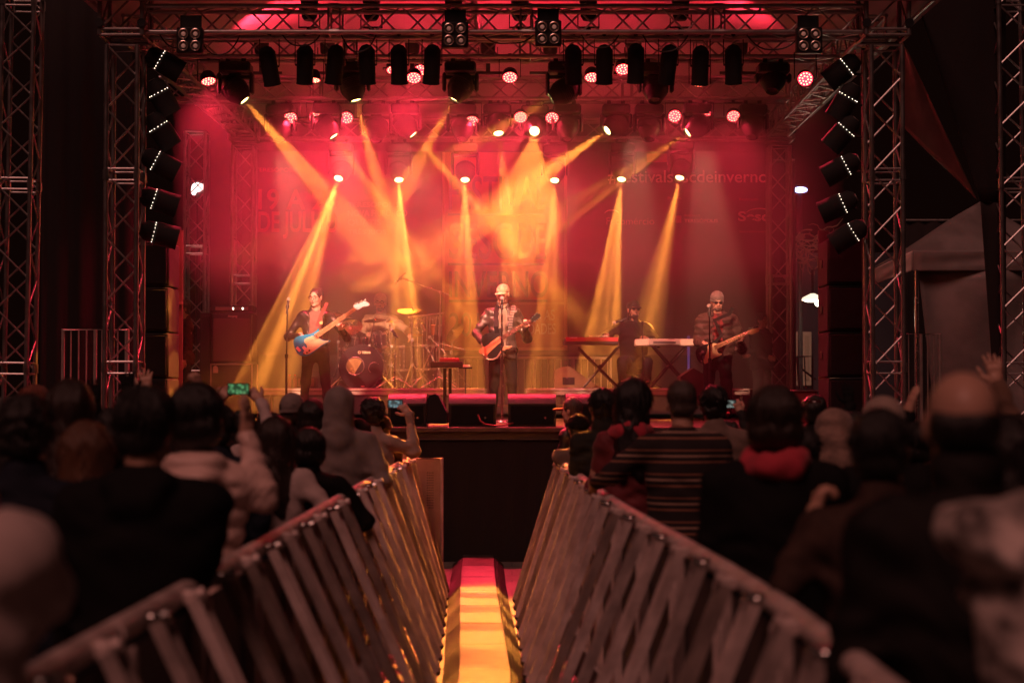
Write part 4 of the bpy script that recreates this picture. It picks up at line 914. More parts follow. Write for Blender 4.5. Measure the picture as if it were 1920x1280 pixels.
RSW=mat('rosewood',(.10,.04,.025),.45); ORW=mat('orange_wood',(.55,.20,.10),.35,0,.2,9,coat=.3); GBK=mat('gloss_black',(.008,.007,.007),.35); CRM2=mat('pickguard_gold',(.70,.56,.32),.28,coat=.3); WHP=mat('white_plastic',(.72,.70,.66),.35)
of=(520,520); sc=5.82; Yb=21.68
e=empty('bass_guitar',P(603,655,Yb),'turquoise blue bass with pale green pickguard and white headstock held by the bassist','bass guitar','instruments held by the band')
traced(e,'guitar_body',[(168,700),(195,655),(280,625),(360,618),(420,590),(452,552),(458,585),(438,625),(455,660),(510,690),(585,684),(560,705),(500,735),(430,790),(340,855),(265,862),(205,820)],of,sc,Yb,0,.042,BLU,1)
traced(e,'pickguard',[(300,665),(410,628),(440,655),(500,692),(578,688),(495,728),(425,785),(335,842),(290,838),(282,812),(322,775),(325,740),(290,700)],of,sc,Yb,-.004,.003,CRM,1)
neck(e,(418,645),(848,345),.062,.043,of,sc,Yb,MPL,20,CHR)
traced(e,'headstock',[(832,318),(850,284),(910,272),(968,258),(1012,296),(1000,308),(940,318),(880,356),(862,352)],of,sc,Yb,-.02,0,PRL)
pegs(e,[(856,285),(888,276),(922,262),(962,250)],of,sc,Yb,CHR,.014); pegs(e,[(290,832),(325,820),(352,796)],of,sc,Yb,CHR,.012,'knob')
traced(e,'pickup',[(198,772),(222,752),(262,795),(238,812)],of,sc,Yb,-.008,.002,WHP); traced(e,'pickup',[(268,765),(292,745),(322,775),(298,800)],of,sc,Yb,-.008,.002,WHP)
strap(e,[(595,612,Yb-.02),(601,592,Yb+.10),(609,577,Yb+.18),(613,567,Yb+.27)],STRP,.045); MB().lathe([(0,0),(.022,0),(.022,.006),(0,.006)],P(602,605,Yb-.04)-Vector(e.location),(0,1,0),14).build('strap_badge',mat('badge',(.6,.45,.2),.4),e)
of=(860,510); sc=4.41; Yg=20.9
e=empty('acoustic_guitar',P(928,650,Yg),'slim orange wood guitar with black rim and black headstock held by the singer','guitar','instruments held by the band')
traced(e,'guitar_body',[(165,652),(186,632),(250,600),(262,582),(330,535),(352,528),(368,560),(286,632),(238,680),(230,700),(200,672),(178,672)],of,sc,Yg,-.012,.03,ORW)
traced(e,'side_frame',[(196,600),(185,560),(200,518),(260,500),(330,470),(362,455),(366,520),(330,536),(262,584),(248,600),(240,620),(215,628)],of,sc,Yg,.0,.03,GBK,1)
traced(e,'side_frame',[(286,632),(366,566),(378,600),(345,668),(330,700),(285,720),(240,700),(240,680)],of,sc,Yg,.0,.03,GBK,1)
O=Vector(e.location); MB().tube([P(860+a/sc,510+b/sc,Yg)-O for a,b in ((196,675),(215,700),(245,720),(285,722),(318,706),(340,672),(362,640),(385,612),(415,618),(440,610))],.010,8).build('rim_tube',mat('rim_grey',(.4,.3,.25),.3,.5),e)
traced(e,'lower_wing',[(342,670),(352,645),(380,606),(400,618),(440,606),(436,622),(410,634),(385,634),(362,652),(350,674)],of,sc,Yg,-.01,.02,ORW,1)
neck(e,(345,552),(588,405),.056,.044,of,sc,Yg,RSW,18,CHR)
traced(e,'headstock',[(582,398),(600,372),(636,346),(672,345),(676,362),(668,378),(630,402),(606,418)],of,sc,Yg,-.02,0,GBK)
pegs(e,[(610,372),(630,356),(648,340),(632,406),(652,392),(672,378)],of,sc,Yg,CHR,.009)
strap(e,[(934,637,Yg+.02),(930,612,Yg-.02),(930,585,Yg+.1),(934,573,Yg+.2)],BLC,.055); strap(e,[(956,618,Yg+.0),(958,598,Yg-.0),(961,582,Yg+.08),(964,572,Yg+.2)],stripes('strap_check',[(0,(.12,.10,.09)),(.35,(.02,.016,.016))],scale=30),.05)
of=(1270,520); sc=5.33; Yg=21.95
e=empty('electric_guitar',P(1328,665,Yg),'black electric guitar with gold pickguard and maple neck held by the guitarist','guitar','instruments held by the band')
traced(e,'guitar_body',[(180,740),(205,700),(262,672),(330,655),(392,612),(425,575),(478,568),(452,590),(415,625),(392,660),(395,700),(400,738),(430,762),(465,752),(445,790),(395,808),(345,835),(290,872),(235,868),(195,815)],of,sc,Yg,0,.042,GBK,1)
traced(e,'pickguard',[(300,672),(388,650),(398,690),(396,735),(412,760),(452,757),(436,782),(380,798),(338,822),(290,862),(262,862),(262,800),(300,740)],of,sc,Yg,-.004,.003,CRM2,1)
neck(e,(372,700),(705,550),.056,.042,of,sc,Yg,MPL,20,RSW)
traced(e,'headstock',[(700,530),(745,518),(800,503),(820,515),(815,540),(795,550),(735,572),(708,560)],of,sc,Yg,-.02,0,MPL)
pegs(e,[(718,508),(736,506),(753,504),(770,501),(786,498),(801,496)],of,sc,Yg,CHR,.010); pegs(e,[(350,795),(372,778),(330,812)],of,sc,Yg,WHP,.010,'knob')
for a,b in ((250,745),(262,800),(245,850)): traced(e,'pickup',[(a-12,b-22),(a+12,b-16),(a+10,b+18),(a-14,b+12)],of,sc,Yg,-.012,.002,CHR)
strap(e,[(1352,628,Yg+.02),(1340,600,Yg+.08),(1368,588,Yg+.1),(1374,577,Yg+.14)],BLC)
# ---------------------------------------------------------------- mic stands
def mic_stand(label,px,Y,zf,ptop,tripod=False,m=BLK,boom=None,grp='microphone stands',miclab=None,md=(0,.5,.6),rb=.13,r=.010):
    e=empty('microphone_stand',(PX(px,Y),Y,zf),label,'mic stand',grp); O=Vector(e.location); T=P(*ptop,Y)-O
    if tripod:
        for a in(90,210,330): MB().tube([(0,0,.16),(.28*math.cos(R(a)),.28*math.sin(R(a)),.01)],.009,6).build('leg',m,e)
    else: MB().lathe([(0,.03),(.03,.03),(rb*.9,.02),(rb,.0),(0,0)],seg=20).build('base',m,e)
    h=T.z if boom is None else T.z
    MB().tube([(0,0,.02),(0,0,h*.55)],r*1.25,8).build('lower_pole',m,e); MB().tube([(0,0,h*.55),(0,0,h*.55+.05)],r*1.9,8).build('clutch',m,e); MB().tube([(0,0,h*.55),T],r*.8,8).build('upper_pole',m,e)
    M_=T
    if boom:
        A=P(*boom[0],boom[0][2] if len(boom[0])>2 else Y)-O if False else P(boom[0][0],boom[0][1],Y)-O; B=P(boom[1][0],boom[1][1],Y)-O
        MB().tube([A,B],r*.8,8).build('boom',m,e); MB().ell(T,(.022,.022,.03),8,6).build('joint',m,e); M_=A
    d=Vector(md).normalized(); C=M_+O+Vector((0,-.0,.01)); g_=empty('microphone',C,miclab or 'microphone','microphone','microphones on stands')
    q=look(-d).to_matrix().to_4x4()
    MB().lathe([(0,-.09),(.009,-.09),(.016,.06),(.019,.085)],seg=12).xf(q).build('handle',BLK,g_); MB().ell((0,0,.105),(.026,.026,.028),12,8).xf(q).build('grille',mat('mic_grille',(.45,.40,.38),.5,.5,0,5,.8,500),g_); MB().lathe([(.021,-.01),(.023,.03),(.018,.03)],seg=12).xf(q).build('clip',BLK,e).location=M_
    return e
mic_stand('chrome straight microphone stand in front of the singer',941,20.45,ZD,(941,577),m=CHR,miclab='bright microphone at the mouth of the singer',md=(0,.25,1),rb=.10,r=.013)
mic_stand('black straight microphone stand left of the bassist',537,21.9,ZD,(539,577),miclab='microphone on the stand left of the bassist',md=(.1,.3,1),r=.012)
mic_stand('black microphone stand in front of the guitarist',1331,21.4,ZD,(1330,590),miclab='microphone beside the cheek of the guitarist',md=(0,.25,1),r=.012)
mic_stand('tall boom microphone stand reaching over the cymbals',824,23.6,RZ,(826,549),tripod=True,m=CHR,boom=((752,521),(842,553)),miclab='overhead microphone at the left tip of the long boom',md=(-.4,0,-.4))
mic_stand('boom microphone stand in front of the keyboard player',1205,22.95,RZ,(1205,606),tripod=True,boom=((1166,601),(1214,606)),miclab='microphone on the boom left of the keyboard player',md=(-.9,.1,-.35))
mic_stand('low microphone stand before the bass drum',741,23.0,RZ,(741,628),tripod=True,m=CHR,miclab='small microphone between the tom and the cymbals',md=(-.4,.6,.5),r=.009)
# ---------------------------------------------------------------- drum kit
DBK=mat('drum_black_lacquer',(.02,.012,.014),.14,0,.2,8,coat=.8); HEADM=mat('drumhead_white',(.62,.50,.38),.5,0,.12,5); CYM=mat('cymbal_bronze',(.80,.50,.22),.22,1,.25,6,.15,200,stretch=(1,1,8)); CYR=mat('cymbal_bronze_red_lit',(.70,.33,.20),.28,1,.25,6)  # the redder bronze copy has red stage light mixed into its colour
def drum(name,label,px,py,Y,r,h,ax=(0,0,1),legs=0,front=None,hm=HEADM,lugs=8):
    C=P(px,py,Y); e=empty(name,C,label,'drum','drums of the kit'); ax=Vector(ax).normalized(); q=ax.to_track_quat('Z','Y').to_matrix().to_4x4()
    MB().lathe([(r*.985,-h/2),(r*.985,h/2)],seg=32).xf(q).build('shell',DBK,e)
    for s in(-1,1):
        MB().lathe([(0,s*(h/2+.002)),(r*.97,s*(h/2+.002))],seg=32).xf(q).build('drumhead',(front or hm) if s>0 else hm,e)
        MB().lathe([(r*.98,s*(h/2-.02)),(r*1.03,s*(h/2-.02)),(r*1.035,s*(h/2+.012)),(r*.97,s*(h/2+.012))],seg=32).xf(q).build('hoop',CHR if name!='bass_drum' else DBK,e)
    l=MB()
    for k in range(lugs):
        a=2*math.pi*k/lugs+.3; x,y=r*1.02*math.cos(a),r*1.02*math.sin(a)
        for s in(-1,1): l.box((x,y,s*h*.28),(.022,.022,.05),bev=.006)
        l.tube([(x*1.01,y*1.01,-h/2),(x*1.01,y*1.01,h/2)],.004,5)
    l.xf(q).build('lugs',CHR,e)
    for k in range(legs):
        a=2*math.pi*k/legs+.5; MB().tube([(r*1.05*math.cos(a),r*1.05*math.sin(a),.1),(r*1.08*math.cos(a),r*1.08*math.sin(a),RZ-C.z)],.008,6).build('leg',CHR,e)
    return e
bd=drum('bass_drum','big black bass drum standing on its side with brand name and two round ports',681,689,23.35,.295,.42,ax=(-.05,-1,0.03),front=GBK,lugs=10)
O=Vector(bd.location); yf=-.225
def ring(parent,c_,R_,r,m,name,n=24):
    b=MB(); b.tube([Vector(c_)+Vector((R_*math.cos(t),0,R_*math.sin(t))) for t in np.linspace(0,2*math.pi,n+1)],r,6,False); return b.build(name,m,parent)
def disc(parent,c_,R_,m,name): return MB().lathe([(0,0),(R_,0),(R_,.004),(0,.004)],c_,(0,1,0),24).build(name,m,parent)
c1=P(666,686,23.13)-O; c2=P(702,690,23.13)-O
disc(bd,c1,.118,mat('port_amber',(.45,.28,.12),.25,.5,.4,9,emis=None),'port_cover'); ring(bd,c1+Vector((0,-.004,0)),.120,.009,CHR,'port_ring'); disc(bd,c2,.075,mat('port_dark',(.08,.03,.025),.3),'port_cover'); ring(bd,c2+Vector((0,-.004,0)),.078,.007,CHR,'port_ring')
for cc,RR in ((c1,.120),(c2,.078)):
    b=MB()
    for k in range(8): b.ell(cc+Vector((RR*math.cos(k*.785),-.008,RR*math.sin(k*.785))),(.009,.006,.009),8,5)
    b.build('port_screws',CHR,bd)
text(bd,'YAMAHA',678,663,5.0,mat('logo_cream',(.75,.62,.42),.4),23.12,17,.03); ring(bd,P(674,660.5,23.12)-O,.016,.005,MATS['logo_cream'],'logo_emblem',12); MB().ell(P(681,724,23.12)-O,(.035,.003,.009),10,6).build('badge',MATS['logo_cream'],bd)
for s in(-1,1):
    MB().tube([Vector((s*.27,-.12,-.12)),Vector((s*.43,-.26,RZ-O.z+.01))],.012,8).build('spur',CHR,bd)
    MB().box((s*.27,-.1,-.11),(.04,.06,.05),bev=.01).build('spur_bracket',CHR,bd)
drum('tom_drum','black tom drum mounted right of the bass drum top',715,634,23.7,.105,.20,ax=(-.1,-.35,1))
drum('tom_drum','dark tom drum half hidden behind the neck of the bass',668,640,23.9,.12,.2,ax=(.15,-.35,1))
drum('snare_drum','chrome snare drum between the bass drum and the bassist',655,660,23.7,.15,.13,ax=(0,-.2,1),hm=HEADM)
drum('floor_tom','dark floor tom with chrome rim left of the small table',796,668,23.9,.19,.34,ax=(0,-.1,1),legs=3)
drum('floor_tom','dark floor tom standing right behind the bass drum',752,670,24.1,.17,.34,ax=(0,-.1,1),legs=3)
drum('small_drum','small orange lit drum between tom and crash cymbal stand',728,668,23.9,.10,.16,ax=(0,-.5,1))
def cymbal(label,px,py,Y,r,tilt=(0,0),m=CYM,base=None,legs=True,closed=False):
    C=P(px,py,Y); bx=base if base is not None else px; e=empty('cymbal_stand',(PX(bx,Y),Y,RZ),label,'cymbal','cymbals on chrome stands'); T=C-Vector(e.location)
    q=Matrix.Translation(T)@Euler((R(tilt[0]),R(tilt[1]),0)).to_matrix().to_4x4()
    prof=[(.006,.022),(r*.12,.020),(r*.2,.006),(r*.6,-.004),(r,-.016),(r,-.018),(r*.6,-.007),(r*.2,.002),(.006,.018)]
    MB().lathe(prof,seg=40).xf(q).build('cymbal',m,e)
    if closed: MB().lathe([(.006,-.05),(r*.2,-.035),(r,-.022),(r,-.024),(r*.2,-.04)],seg=40).xf(q).build('cymbal',m,e)
    MB().lathe([(0,-.02),(.018,-.02),(.018,.02),(.009,.045),(0,.045)],seg=10).xf(q).build('wing_nut',CHR,e)
    mid=T.z*.62; MB().tube([(0,0,.04),(0,0,mid)],.013,8).build('pole',CHR,e); MB().tube([(0,0,mid),T],.009,8).build('upper_pole',CHR,e); 
    for z in(mid,.32): MB().box((.008,0,z),(.045,.035,.05),bev=.008).build('clamp',CHR,e)
    for a in(250,10,130):
        x,y=.27*math.cos(R(a)),.27*math.sin(R(a)); MB().tube([(0,0,.34),(x,y,.012)],.009,6).build('leg',CHR,e); MB().tube([(0,0,.10),(x*.6,y*.6,.15)],.006,6).build('leg_brace',CHR,e); MB().ell((x,y,.012),(.018,.018,.014),8,5).build('rubber_foot',BLK,e)
    return e
cymbal('large gold crash cymbal right of the drummer on a tall stand',773,582,23.5,.205,(14,4),base=772)
cymbal('amber crash cymbal in front of the chest of the drummer',703,599,23.9,.155,(12,-3),base=692)
cymbal('red-lit cymbal tilted towards us between bassist and drummer',655,612,23.6,.185,(38,-6),CYR,base=648)
cymbal('red-lit cymbal behind the shoulder of the bassist',634,588,24.3,.21,(8,12),CYR)
cymbal('small splash cymbal low right of the crash stand',784,626,24.2,.09,(10,4),base=780)
cymbal('tiny amber splash cymbal above the black tom',731,601,23.8,.055,(10,0),base=733)
cymbal('tilted cymbal at the right end of the drum kit',852,622,24.0,.16,(30,-48),base=846)
# percussion cluster
e=empty('wind_chimes',P(800,600,23.9),'row of little bar chimes hanging right of the gold crash cymbal','chimes'); MB().tube([(-.26,0,.04),(.24,0,.10)],.012,6).build('bar',CHR,e)
b=MB()
for k in range(22): x=-.24+.021*k; b.tube([(x,0,.04+.05*(x+.26)),(x+.01*math.sin(k*3),.02*math.sin(k*5),-.10-.006*k)],.0055,5)
b.build('chime_rods',CHR,e); MB().tube([(.0,.02,.06),(.0,.02,RZ-P(800,600,23.9).z)],.010,6).build('stand',CHR,e)
for i,(px,py,rr,l) in enumerate(((792,612,.045,'bright cowbell clamped near the chimes'),(812,618,.035,'small wood block clamped right of the chimes'),(782,606,.03,'slim silver tube shaker clamped above the splash cymbal'))):
    C=P(px,py,23.7); e=empty('hand_percussion',C,l,'percussion','small percussion on the drum rack'); q=Euler((R(20),R(-35+30*i),R(20))).to_matrix().to_4x4()
    MB().lathe([(rr*.6,-.07),(rr*.65,.06),(rr,.07),(rr*.9,.07),(rr*.5,-.065)],seg=14).xf(q).build('shell',CHR if i!=1 else ORW,e); MB().tube([(0,.03,0),(0,.05,RZ-C.z)],.008,6).build('rod',CHR,e); MB().box((0,.03,0),(.03,.05,.03),bev=.008).build('clamp',CHR,e)
e=empty('drum_rack',P(812,690,23.7),'chrome clutter of drum hardware with crossed tubes right of the kit','drum hardware'); O=Vector(e.location)
for a,b_ in (((784,712),(812,650)),((800,650),(838,722)),((812,640),(872,656)),((806,632),(838,665)),((790,706),(770,726)),((846,640),(850,722)),((832,640),(834,700)),((820,700),(860,722))): MB().tube([P(*a,23.7)-O,P(*b_,23.6)-O],.009,6).build('tube',CHR,e)
b=MB()
for k in range(26): c_=P(random.uniform(640,860),random.uniform(640,722),23.55+random.uniform(0,.5))-O
b=MB()
for a in ((812,650),(838,700),(806,632),(800,650),(846,660),(834,668)): b.box(P(*a,23.66)-O,(.05,.05,.05),bev=.012)
b.build('clamps',CHR,e)
e=empty('drum_throne',P(713,690,24.43),'dark round stool under the drummer','stool'); z0=RZ-Vector(e.location).z
MB().lathe([(0,z0+.45),(.17,z0+.45),(.18,z0+.41),(.17,z0+.38),(0,z0+.38)],seg=20).build('seat',BLKM,e); MB().tube([(0,0,z0+.05),(0,0,z0+.39)],.018,8).build('pole',CHR,e)
for a in(30,150,270): MB().tube([(0,0,z0+.2),(.24*math.cos(R(a)),.24*math.sin(R(a)),z0+.01)],.01,6).build('leg',CHR,e)
e=empty('keyboard_stool',P(1190,690,23.55),'black stool under the keyboard player','stool'); z0=RZ-Vector(e.location).z
MB().box((0,0,z0+.42),(.42,.34,.07),bev=.02).build('seat',BLKM,e)
for a in(-1,1): MB().tube([(a*.18,-.12,z0+.01),(-a*.18,.12,z0+.39)],.014,6).build('leg',BLK,e)
for a in(-1,1): MB().tube([(a*.18,.12,z0+.01),(-a*.18,-.12,z0+.39)],.014,6).build('leg',BLK,e)
# ---------------------------------------------------------------- keyboards
def keyboard(label,C,L,col,rz,w=.33,h=.11,name=None,keys=True,tilt=0,endcol=None,topm=None):
    e=empty('electronic_keyboard',C,label,'keyboard','keyboards',rot=(R(tilt),0,R(rz)))
    MB().box((0,w/2,0),(L,w,h),bev=.018).build('case',col,e); MB().box((0,w/2,h/2+.002),(L-.04,w-.04,.006),bev=.002).build('top_panel',topm or col,e)
    if endcol:
        for s in(-1,1): MB().box((s*(L/2-.10),w/2-.008,0),(.20,w+.004,h+.008),bev=.015).build('end_cheek',endcol,e)
    MB().box((0,w-.05,h/2+.006),(L-.14,.13,.012),bev=.002).build('key_bed',WHP,e)
    b=MB()
    for k in range(int((L-.2)/.024)): b.box((-L/2+.1+.024*k,w-.06,h/2+.016),(.010,.09,.012))
    b.build('black_keys',GBK,e); b=MB()
    for k in range(9): b.box((-L*.3+.035*k,.07,h/2+.008),(.018,.018,.008))
    b.build('buttons',WHP,e); return e
REDP=mat('red_panel',(.50,.03,.05),.4,0,.2,6); DGR=mat('dark_panel',(.05,.04,.045),.4)
K=keyboard('red and black keyboard in front of the keyboard player at the left',P(1110,640,22.75),.72,DGR,4,topm=REDP,h=.09)
MB().box((0,-.004,.028),(.70,.012,.055),bev=.004).build('rear_stripe',REDP,K)
text(K,'MOTIF XF8',1104,631.5,3.2,WHP,22.72,36,.03); text(K,'YAMAHA',1067,634,2.4,WHP,22.72,15,.03)
K2=keyboard('silver white keyboard in front of the keyboard player at the right',P(1246,642,22.8),.80,mat('silver_panel',(.42,.38,.35),.4,.2,.15,6),-3,h=.085,endcol=mat('beige_cheek',(.62,.54,.44),.45))
MB().box((0,0,0),(.3,.006,.03)).build('rear_sockets',DGR,K2)
def xstand(label,a,b,c_,d,Y):
    C=P((a[0]+b[0]+c_[0]+d[0])/4,(a[1]+b[1]+c_[1]+d[1])/4,Y); e=empty('keyboard_stand',C,label,'keyboard stand','crossed keyboard stands')
    for dy in(.0,.30): 
        MB().tube([P(*a,Y)-C+Vector((0,dy,0)),P(*b,Y)-C+Vector((0,dy,0))],.016,8).build('leg',BLK,e); MB().tube([P(*c_,Y)-C+Vector((0,dy+.03,0)),P(*d,Y)-C+Vector((0,dy+.03,0))],.016,8).build('leg',BLK,e)
    for q in(a,b,c_,d): MB().tube([P(*q,Y)-C+Vector((0,-.04,0)),P(*q,Y)-C+Vector((0,.38,0))],.014,8).build('cross_bar',BLK,e)
    MB().lathe([(0,-.02),(.03,-.02),(.03,.37),(0,.37)],(0,0,0),(0,1,0),12).build('pivot',BLK,e); return e
xstand('black crossed stand under the red keyboard',(1085,652),(1158,724),(1160,651),(1096,724),22.8)
xstand('black crossed stand under the silver keyboard',(1228,650),(1292,724),(1286,651),(1222,724),22.85)
# wedges
def wedge(label,pts,Y,d,m=None,grp='wedge monitors'):
    C=P(*pts[0],Y); e=empty('wedge_monitor',C,label,'monitor speaker',grp); q=[P(*p,Y)-C for p in pts]; MB().prism([(p.x,p.z) for p in q],0,d).build('cabinet',m or mat('wedge_paint',(.05,.035,.03),.45,0,.3,7,.3,120),e,ang=25)
    return e
w1=wedge('wedge monitor with yellow-lit slanting top under the red keyboard',[(1040,727),(1040,694),(1052,688),(1068,686),(1076,692),(1118,722),(1130,727)],22.98,.45,m=mat('wedge_yellow_lit',(.30,.20,.10),.4,0,.3,7,.2,60));  # yellow beam light on this wedge is painted into the cabinet colour
MB().lathe([(0,0),(.02,0),(.012,-.02),(0,-.02)],P(1063,709,22.95)-Vector(w1.location),(0,1,0),10).build('handle_screw',CHR,w1); MB().box(P(1066,714,22.97)-Vector(w1.location),(.16,.012,.10),bev=.005).build('side_handle',BLKM,w1)
wedge('dark wedge monitor in front of the guitarist at the left',[(1274,760),(1276,706),(1300,690),(1318,700),(1322,760)],21.3,.45)
wedge('small black wedge on the stage edge between two floor speakers',[(801,794),(801,748),(806,741),(816,738),(822,742),(838,775),(838,794)],17.68,.42,m=BLKM)
# floor speakers along the stage edge
SUB=mat('floor_speaker_paint',(.030,.022,.021),.38,0,.3,5,.35,160)
for i,(a,b_,l) in enumerate(((729,803,'long black floor speaker on the stage edge behind the raised phone'),(841,932,'long black floor speaker on the stage edge left of the singer stand'),(951,1043,'long black floor speaker on the stage edge just right of the singer stand'),(1058,1150,'long black floor speaker on the stage edge behind the man in the red cap'))):
    Y=17.95; x0,x1=PX(a,Y),PX(b_,Y); e=empty('floor_speaker',((x0+x1)/2,Y,ZD),l,'speaker','black speakers along the stage edge'); h=.345
    prof=[(-.23,0),(-.23,h-.10),(-.20,h-.05),(-.15,h-.012),(-.10,h),(.22,h),(.23,h-.01),(.23,0)]; n=len(prof); w=(x1-x0)/2-.01
    V=[(-w,y,z) for y,z in prof]+[(w,y,z) for y,z in prof]; F=[tuple(range(n))[::-1],tuple(range(n,2*n))]+[(k,(k+1)%n,(k+1)%n+n,k+n) for k in range(n)]
    MB().add(V,F).build('cabinet',SUB,e,ang=30); MB().box((0,-.234,.13),(2*w-.05,.01,.19),bev=.004).build('grille',MATS['grille_black'],e)
    b=MB().lathe([(0,0),(.012,0),(.012,-.012),(0,-.012)],(w*.55,-.24,.10),(0,1,0),8); b.build('jack_socket',CHR,e)
e=empty('audio_cable',(PX(900,17.66),17.66,ZD),'red-lit cable drooping over the stage edge below the singer','cable'); O=Vector(e.location)
MB().tube([P(896,777,17.66)-O,P(900,788,17.64)-O,P(909,795,17.62)-O,P(925,797.5,17.61)-O,P(945,797,17.62)-O,P(962,793,17.7)-O],.009,6).build('cable',mat('cable_red_light',(.25,.04,.04),.4),e)  # the red stage light is put into the cable colour
# pedal table
e=empty('pedal_table',P(838,700,20.6),'small black table with two legs in front of the drum kit','table'); O=Vector(e.location)
MB().box(P(838,683.5,20.6)-O,(.385,.30,.07),bev=.008).build('tray',BLKM,e)
for px in(834,844): MB().tube([P(px,690,20.6)-O,Vector((P(px,690,20.6).x-O.x,0,ZD-O.z+.02))],.021,8).build('leg',BLK,e)
MB().box(Vector((0,0,ZD-O.z+.02)),(.34,.30,.035),bev=.01).build('foot',BLK,e)
e2=empty('effects_box',P(843,675,20.6),'reddish effects box lying on the small black table','box'); MB().box((0,.02,.0),(.24,.2,.045),bev=.008).build('case',mat('box_red',(.28,.06,.05),.5,0,.2,9),e2)
b=MB(); 
for k in range(4): b.lathe([(0,0),(.012,0),(.012,.016),(0,.016)],(-.08+.05*k,0,.022),(0,0,1),8)
b.build('knobs',CHR,e2)
e=empty('side_tray',P(873,688,21.2),'cream topped little tray right of the small black table','tray'); O=Vector(e.location); MB().box((0,0,-.01),(.17,.14,.02),bev=.004).build('board',BLK,e); MB().box((-.01,0,.012),(.13,.10,.03),bev=.006).build('pad',mat('pad_cream',(.6,.45,.28),.6),e); MB().tube([(0,0,-.02),(0,0,ZD-O.z)],.010,8).build('pole',CHR,e)
# amp stack
Ya=23.3; O=P(434,735,Ya); 
e=empty('road_case',(PX(434,Ya),Ya,ZD),'black road case with pale metal edges under the bass cabinet','road case'); w=PX(473,Ya)-PX(396,Ya); h=PZ(682,Ya)-ZD
MB().box((0,.25,h/2),(w-.01,.5,h-.01)).build('shell',mat('case_black',(.02,.013,.012),.5,0,.3,6),e); b=MB()
for x in(-w/2,w/2): b.box((x,-.002,h/2),(.016,.02,h),bev=.003).box((x,.5,h/2),(.016,.02,h),bev=.003)
for z in(0.01,h-.005): b.box((0,-.004,z),(w,.02,.018),bev=.003)
b.build('edge_profile',mat('edge_pale',(.6,.5,.45),.4,.5),e)
c_=P(404,692,Ya-.01)-Vector(e.location); MB().prism([(c_.x-.032,c_.z-.05),(c_.x+.036,c_.z-.05),(c_.x+.036,c_.z+.0),(c_.x+.03,c_.z+.03),(c_.x+.012,c_.z+.048),(c_.x-.012,c_.z+.048),(c_.x-.03,c_.z+.03),(c_.x-.032,c_.z)],c_.y-.004,c_.y).build('case_emblem',mat('emblem',(.6,.45,.42),.5),e)
e=empty('bass_cabinet',(PX(434,Ya),Ya,PZ(682,Ya)+.01),'tall bass speaker cabinet with brownish grille cloth','bass cabinet'); h=PZ(587,Ya)-PZ(682,Ya)
MB().box((0,.24,h/2),(w,.48,h-.01),bev=.02).build('cabinet',mat('amp_vinyl',(.02,.014,.014),.5,0,.3,9,.3,150),e); MB().box((0,-.005,h*.46),(w-.06,.02,h*.84),bev=.006).build('grille_cloth',mat('grille_cloth',(.13,.055,.05),.8,0,.15,6,.5,260),e)
text(e,'Ampeg',427,594.5,4.2,MATS['emblem'],Ya-.02,18,.02)
e=empty('amplifier_head',(PX(434,Ya),Ya+.02,PZ(586,Ya)+.01),'black amplifier head with two tiny lights on top of the bass cabinet','amplifier'); h=.09
MB().box((0,.16,h/2),(w+.02,.34,h),bev=.015).build('case',MATS['amp_vinyl'],e); MB().box((0,-.014,h*.5),(w*.8,.01,h*.5),bev=.003).build('face_panel',mat('amp_face',(.35,.22,.19),.4,.5),e)
for x in(.02,.15): MB().ell((x,-.022,h*.5),(.009,.006,.014),8,5).build('pilot_lamp',lampmat('pilot',(1,.85,.7),10),e)
e=empty('black_flight_case',(PX(384,Ya+.2),Ya+.2,ZD),'tall dark case squeezed left of the bass cabinet','case'); MB().box((0,.2,.72),(.14,.4,1.44),bev=.01).build('shell',BLKM,e); MB().box((0,-.004,.72),(.10,.012,1.36),bev=.003).build('lid',MATS['case_black'],e)
# small clutter
for px,l in ((543,'clear water bottle left of the microphone stand'),(553,'second clear water bottle beside the case edge')):
    e=empty('water_bottle',P(px,727,23.0),l,'bottle','water bottles by the bassist'); e.scale=(.8,.8,.8); MB().lathe([(0,0),(.032,0),(.034,.02),(.032,.15),(.014,.19),(.013,.205),(0,.205)],seg=14).build('bottle_body',mat('bottle',(.22,.13,.12),.1,spec=.8),e); MB().lathe([(0,.205),(.016,.205),(.016,.225),(0,.225)],seg=12).build('cap',REDP,e)
e=empty('small_amplifier',P(574,727,23.15),'low dark box amplifier behind the legs of the bassist','amplifier'); MB().box((0,.1,.075),(.26,.24,.15),bev=.01).build('case',MATS['amp_vinyl'],e); MB().box((0,-.024,.075),(.22,.01,.11),bev=.003).build('grille',MATS['grille_cloth'],e)
e=empty('effects_pedalboard',P(1330,733,22.6),'pedal board with a red glowing pedal beside the feet of the guitarist','pedalboard'); MB().box((0,.1,-.0),(.5,.25,.05),bev=.01).build('board',BLKM,e); MB().box((-.02,.0,.05),(.09,.12,.05),bev=.01).build('pedal',lampmat('pedal_red',(1,.04,.02),1.5),e); MB().box((.12,.0,.045),(.09,.12,.04),bev=.01).build('pedal',CHR,e)
e=empty('red_lit_case',(PX(1487,19.6),19.6,ZD),'flat case at the right stage corner with red stage light in its colour','case'); MB().box((0,.3,.19),(.56,.6,.37),bev=.012).build('shell',mat('case_red_light',(.30,.03,.04),.55,0,.2,7),e); MB().box((0,-.005,.375),(.57,.03,.015),bev=.003).build('rim',CHR,e)  # red light falling on the case is painted into its colour
e=empty('stacked_speaker',(PX(1345,23.4),23.4,ZD+.0),'riser end carrying cables and small gear behind the guitarist','equipment case'); MB().box((.25,.4,.2),(.5,.5,.38),bev=.012).build('shell',MATS['case_black'],e); MB().box((.25,.14,.39),(.5,.03,.015),bev=.003).build('rim',ALU,e)
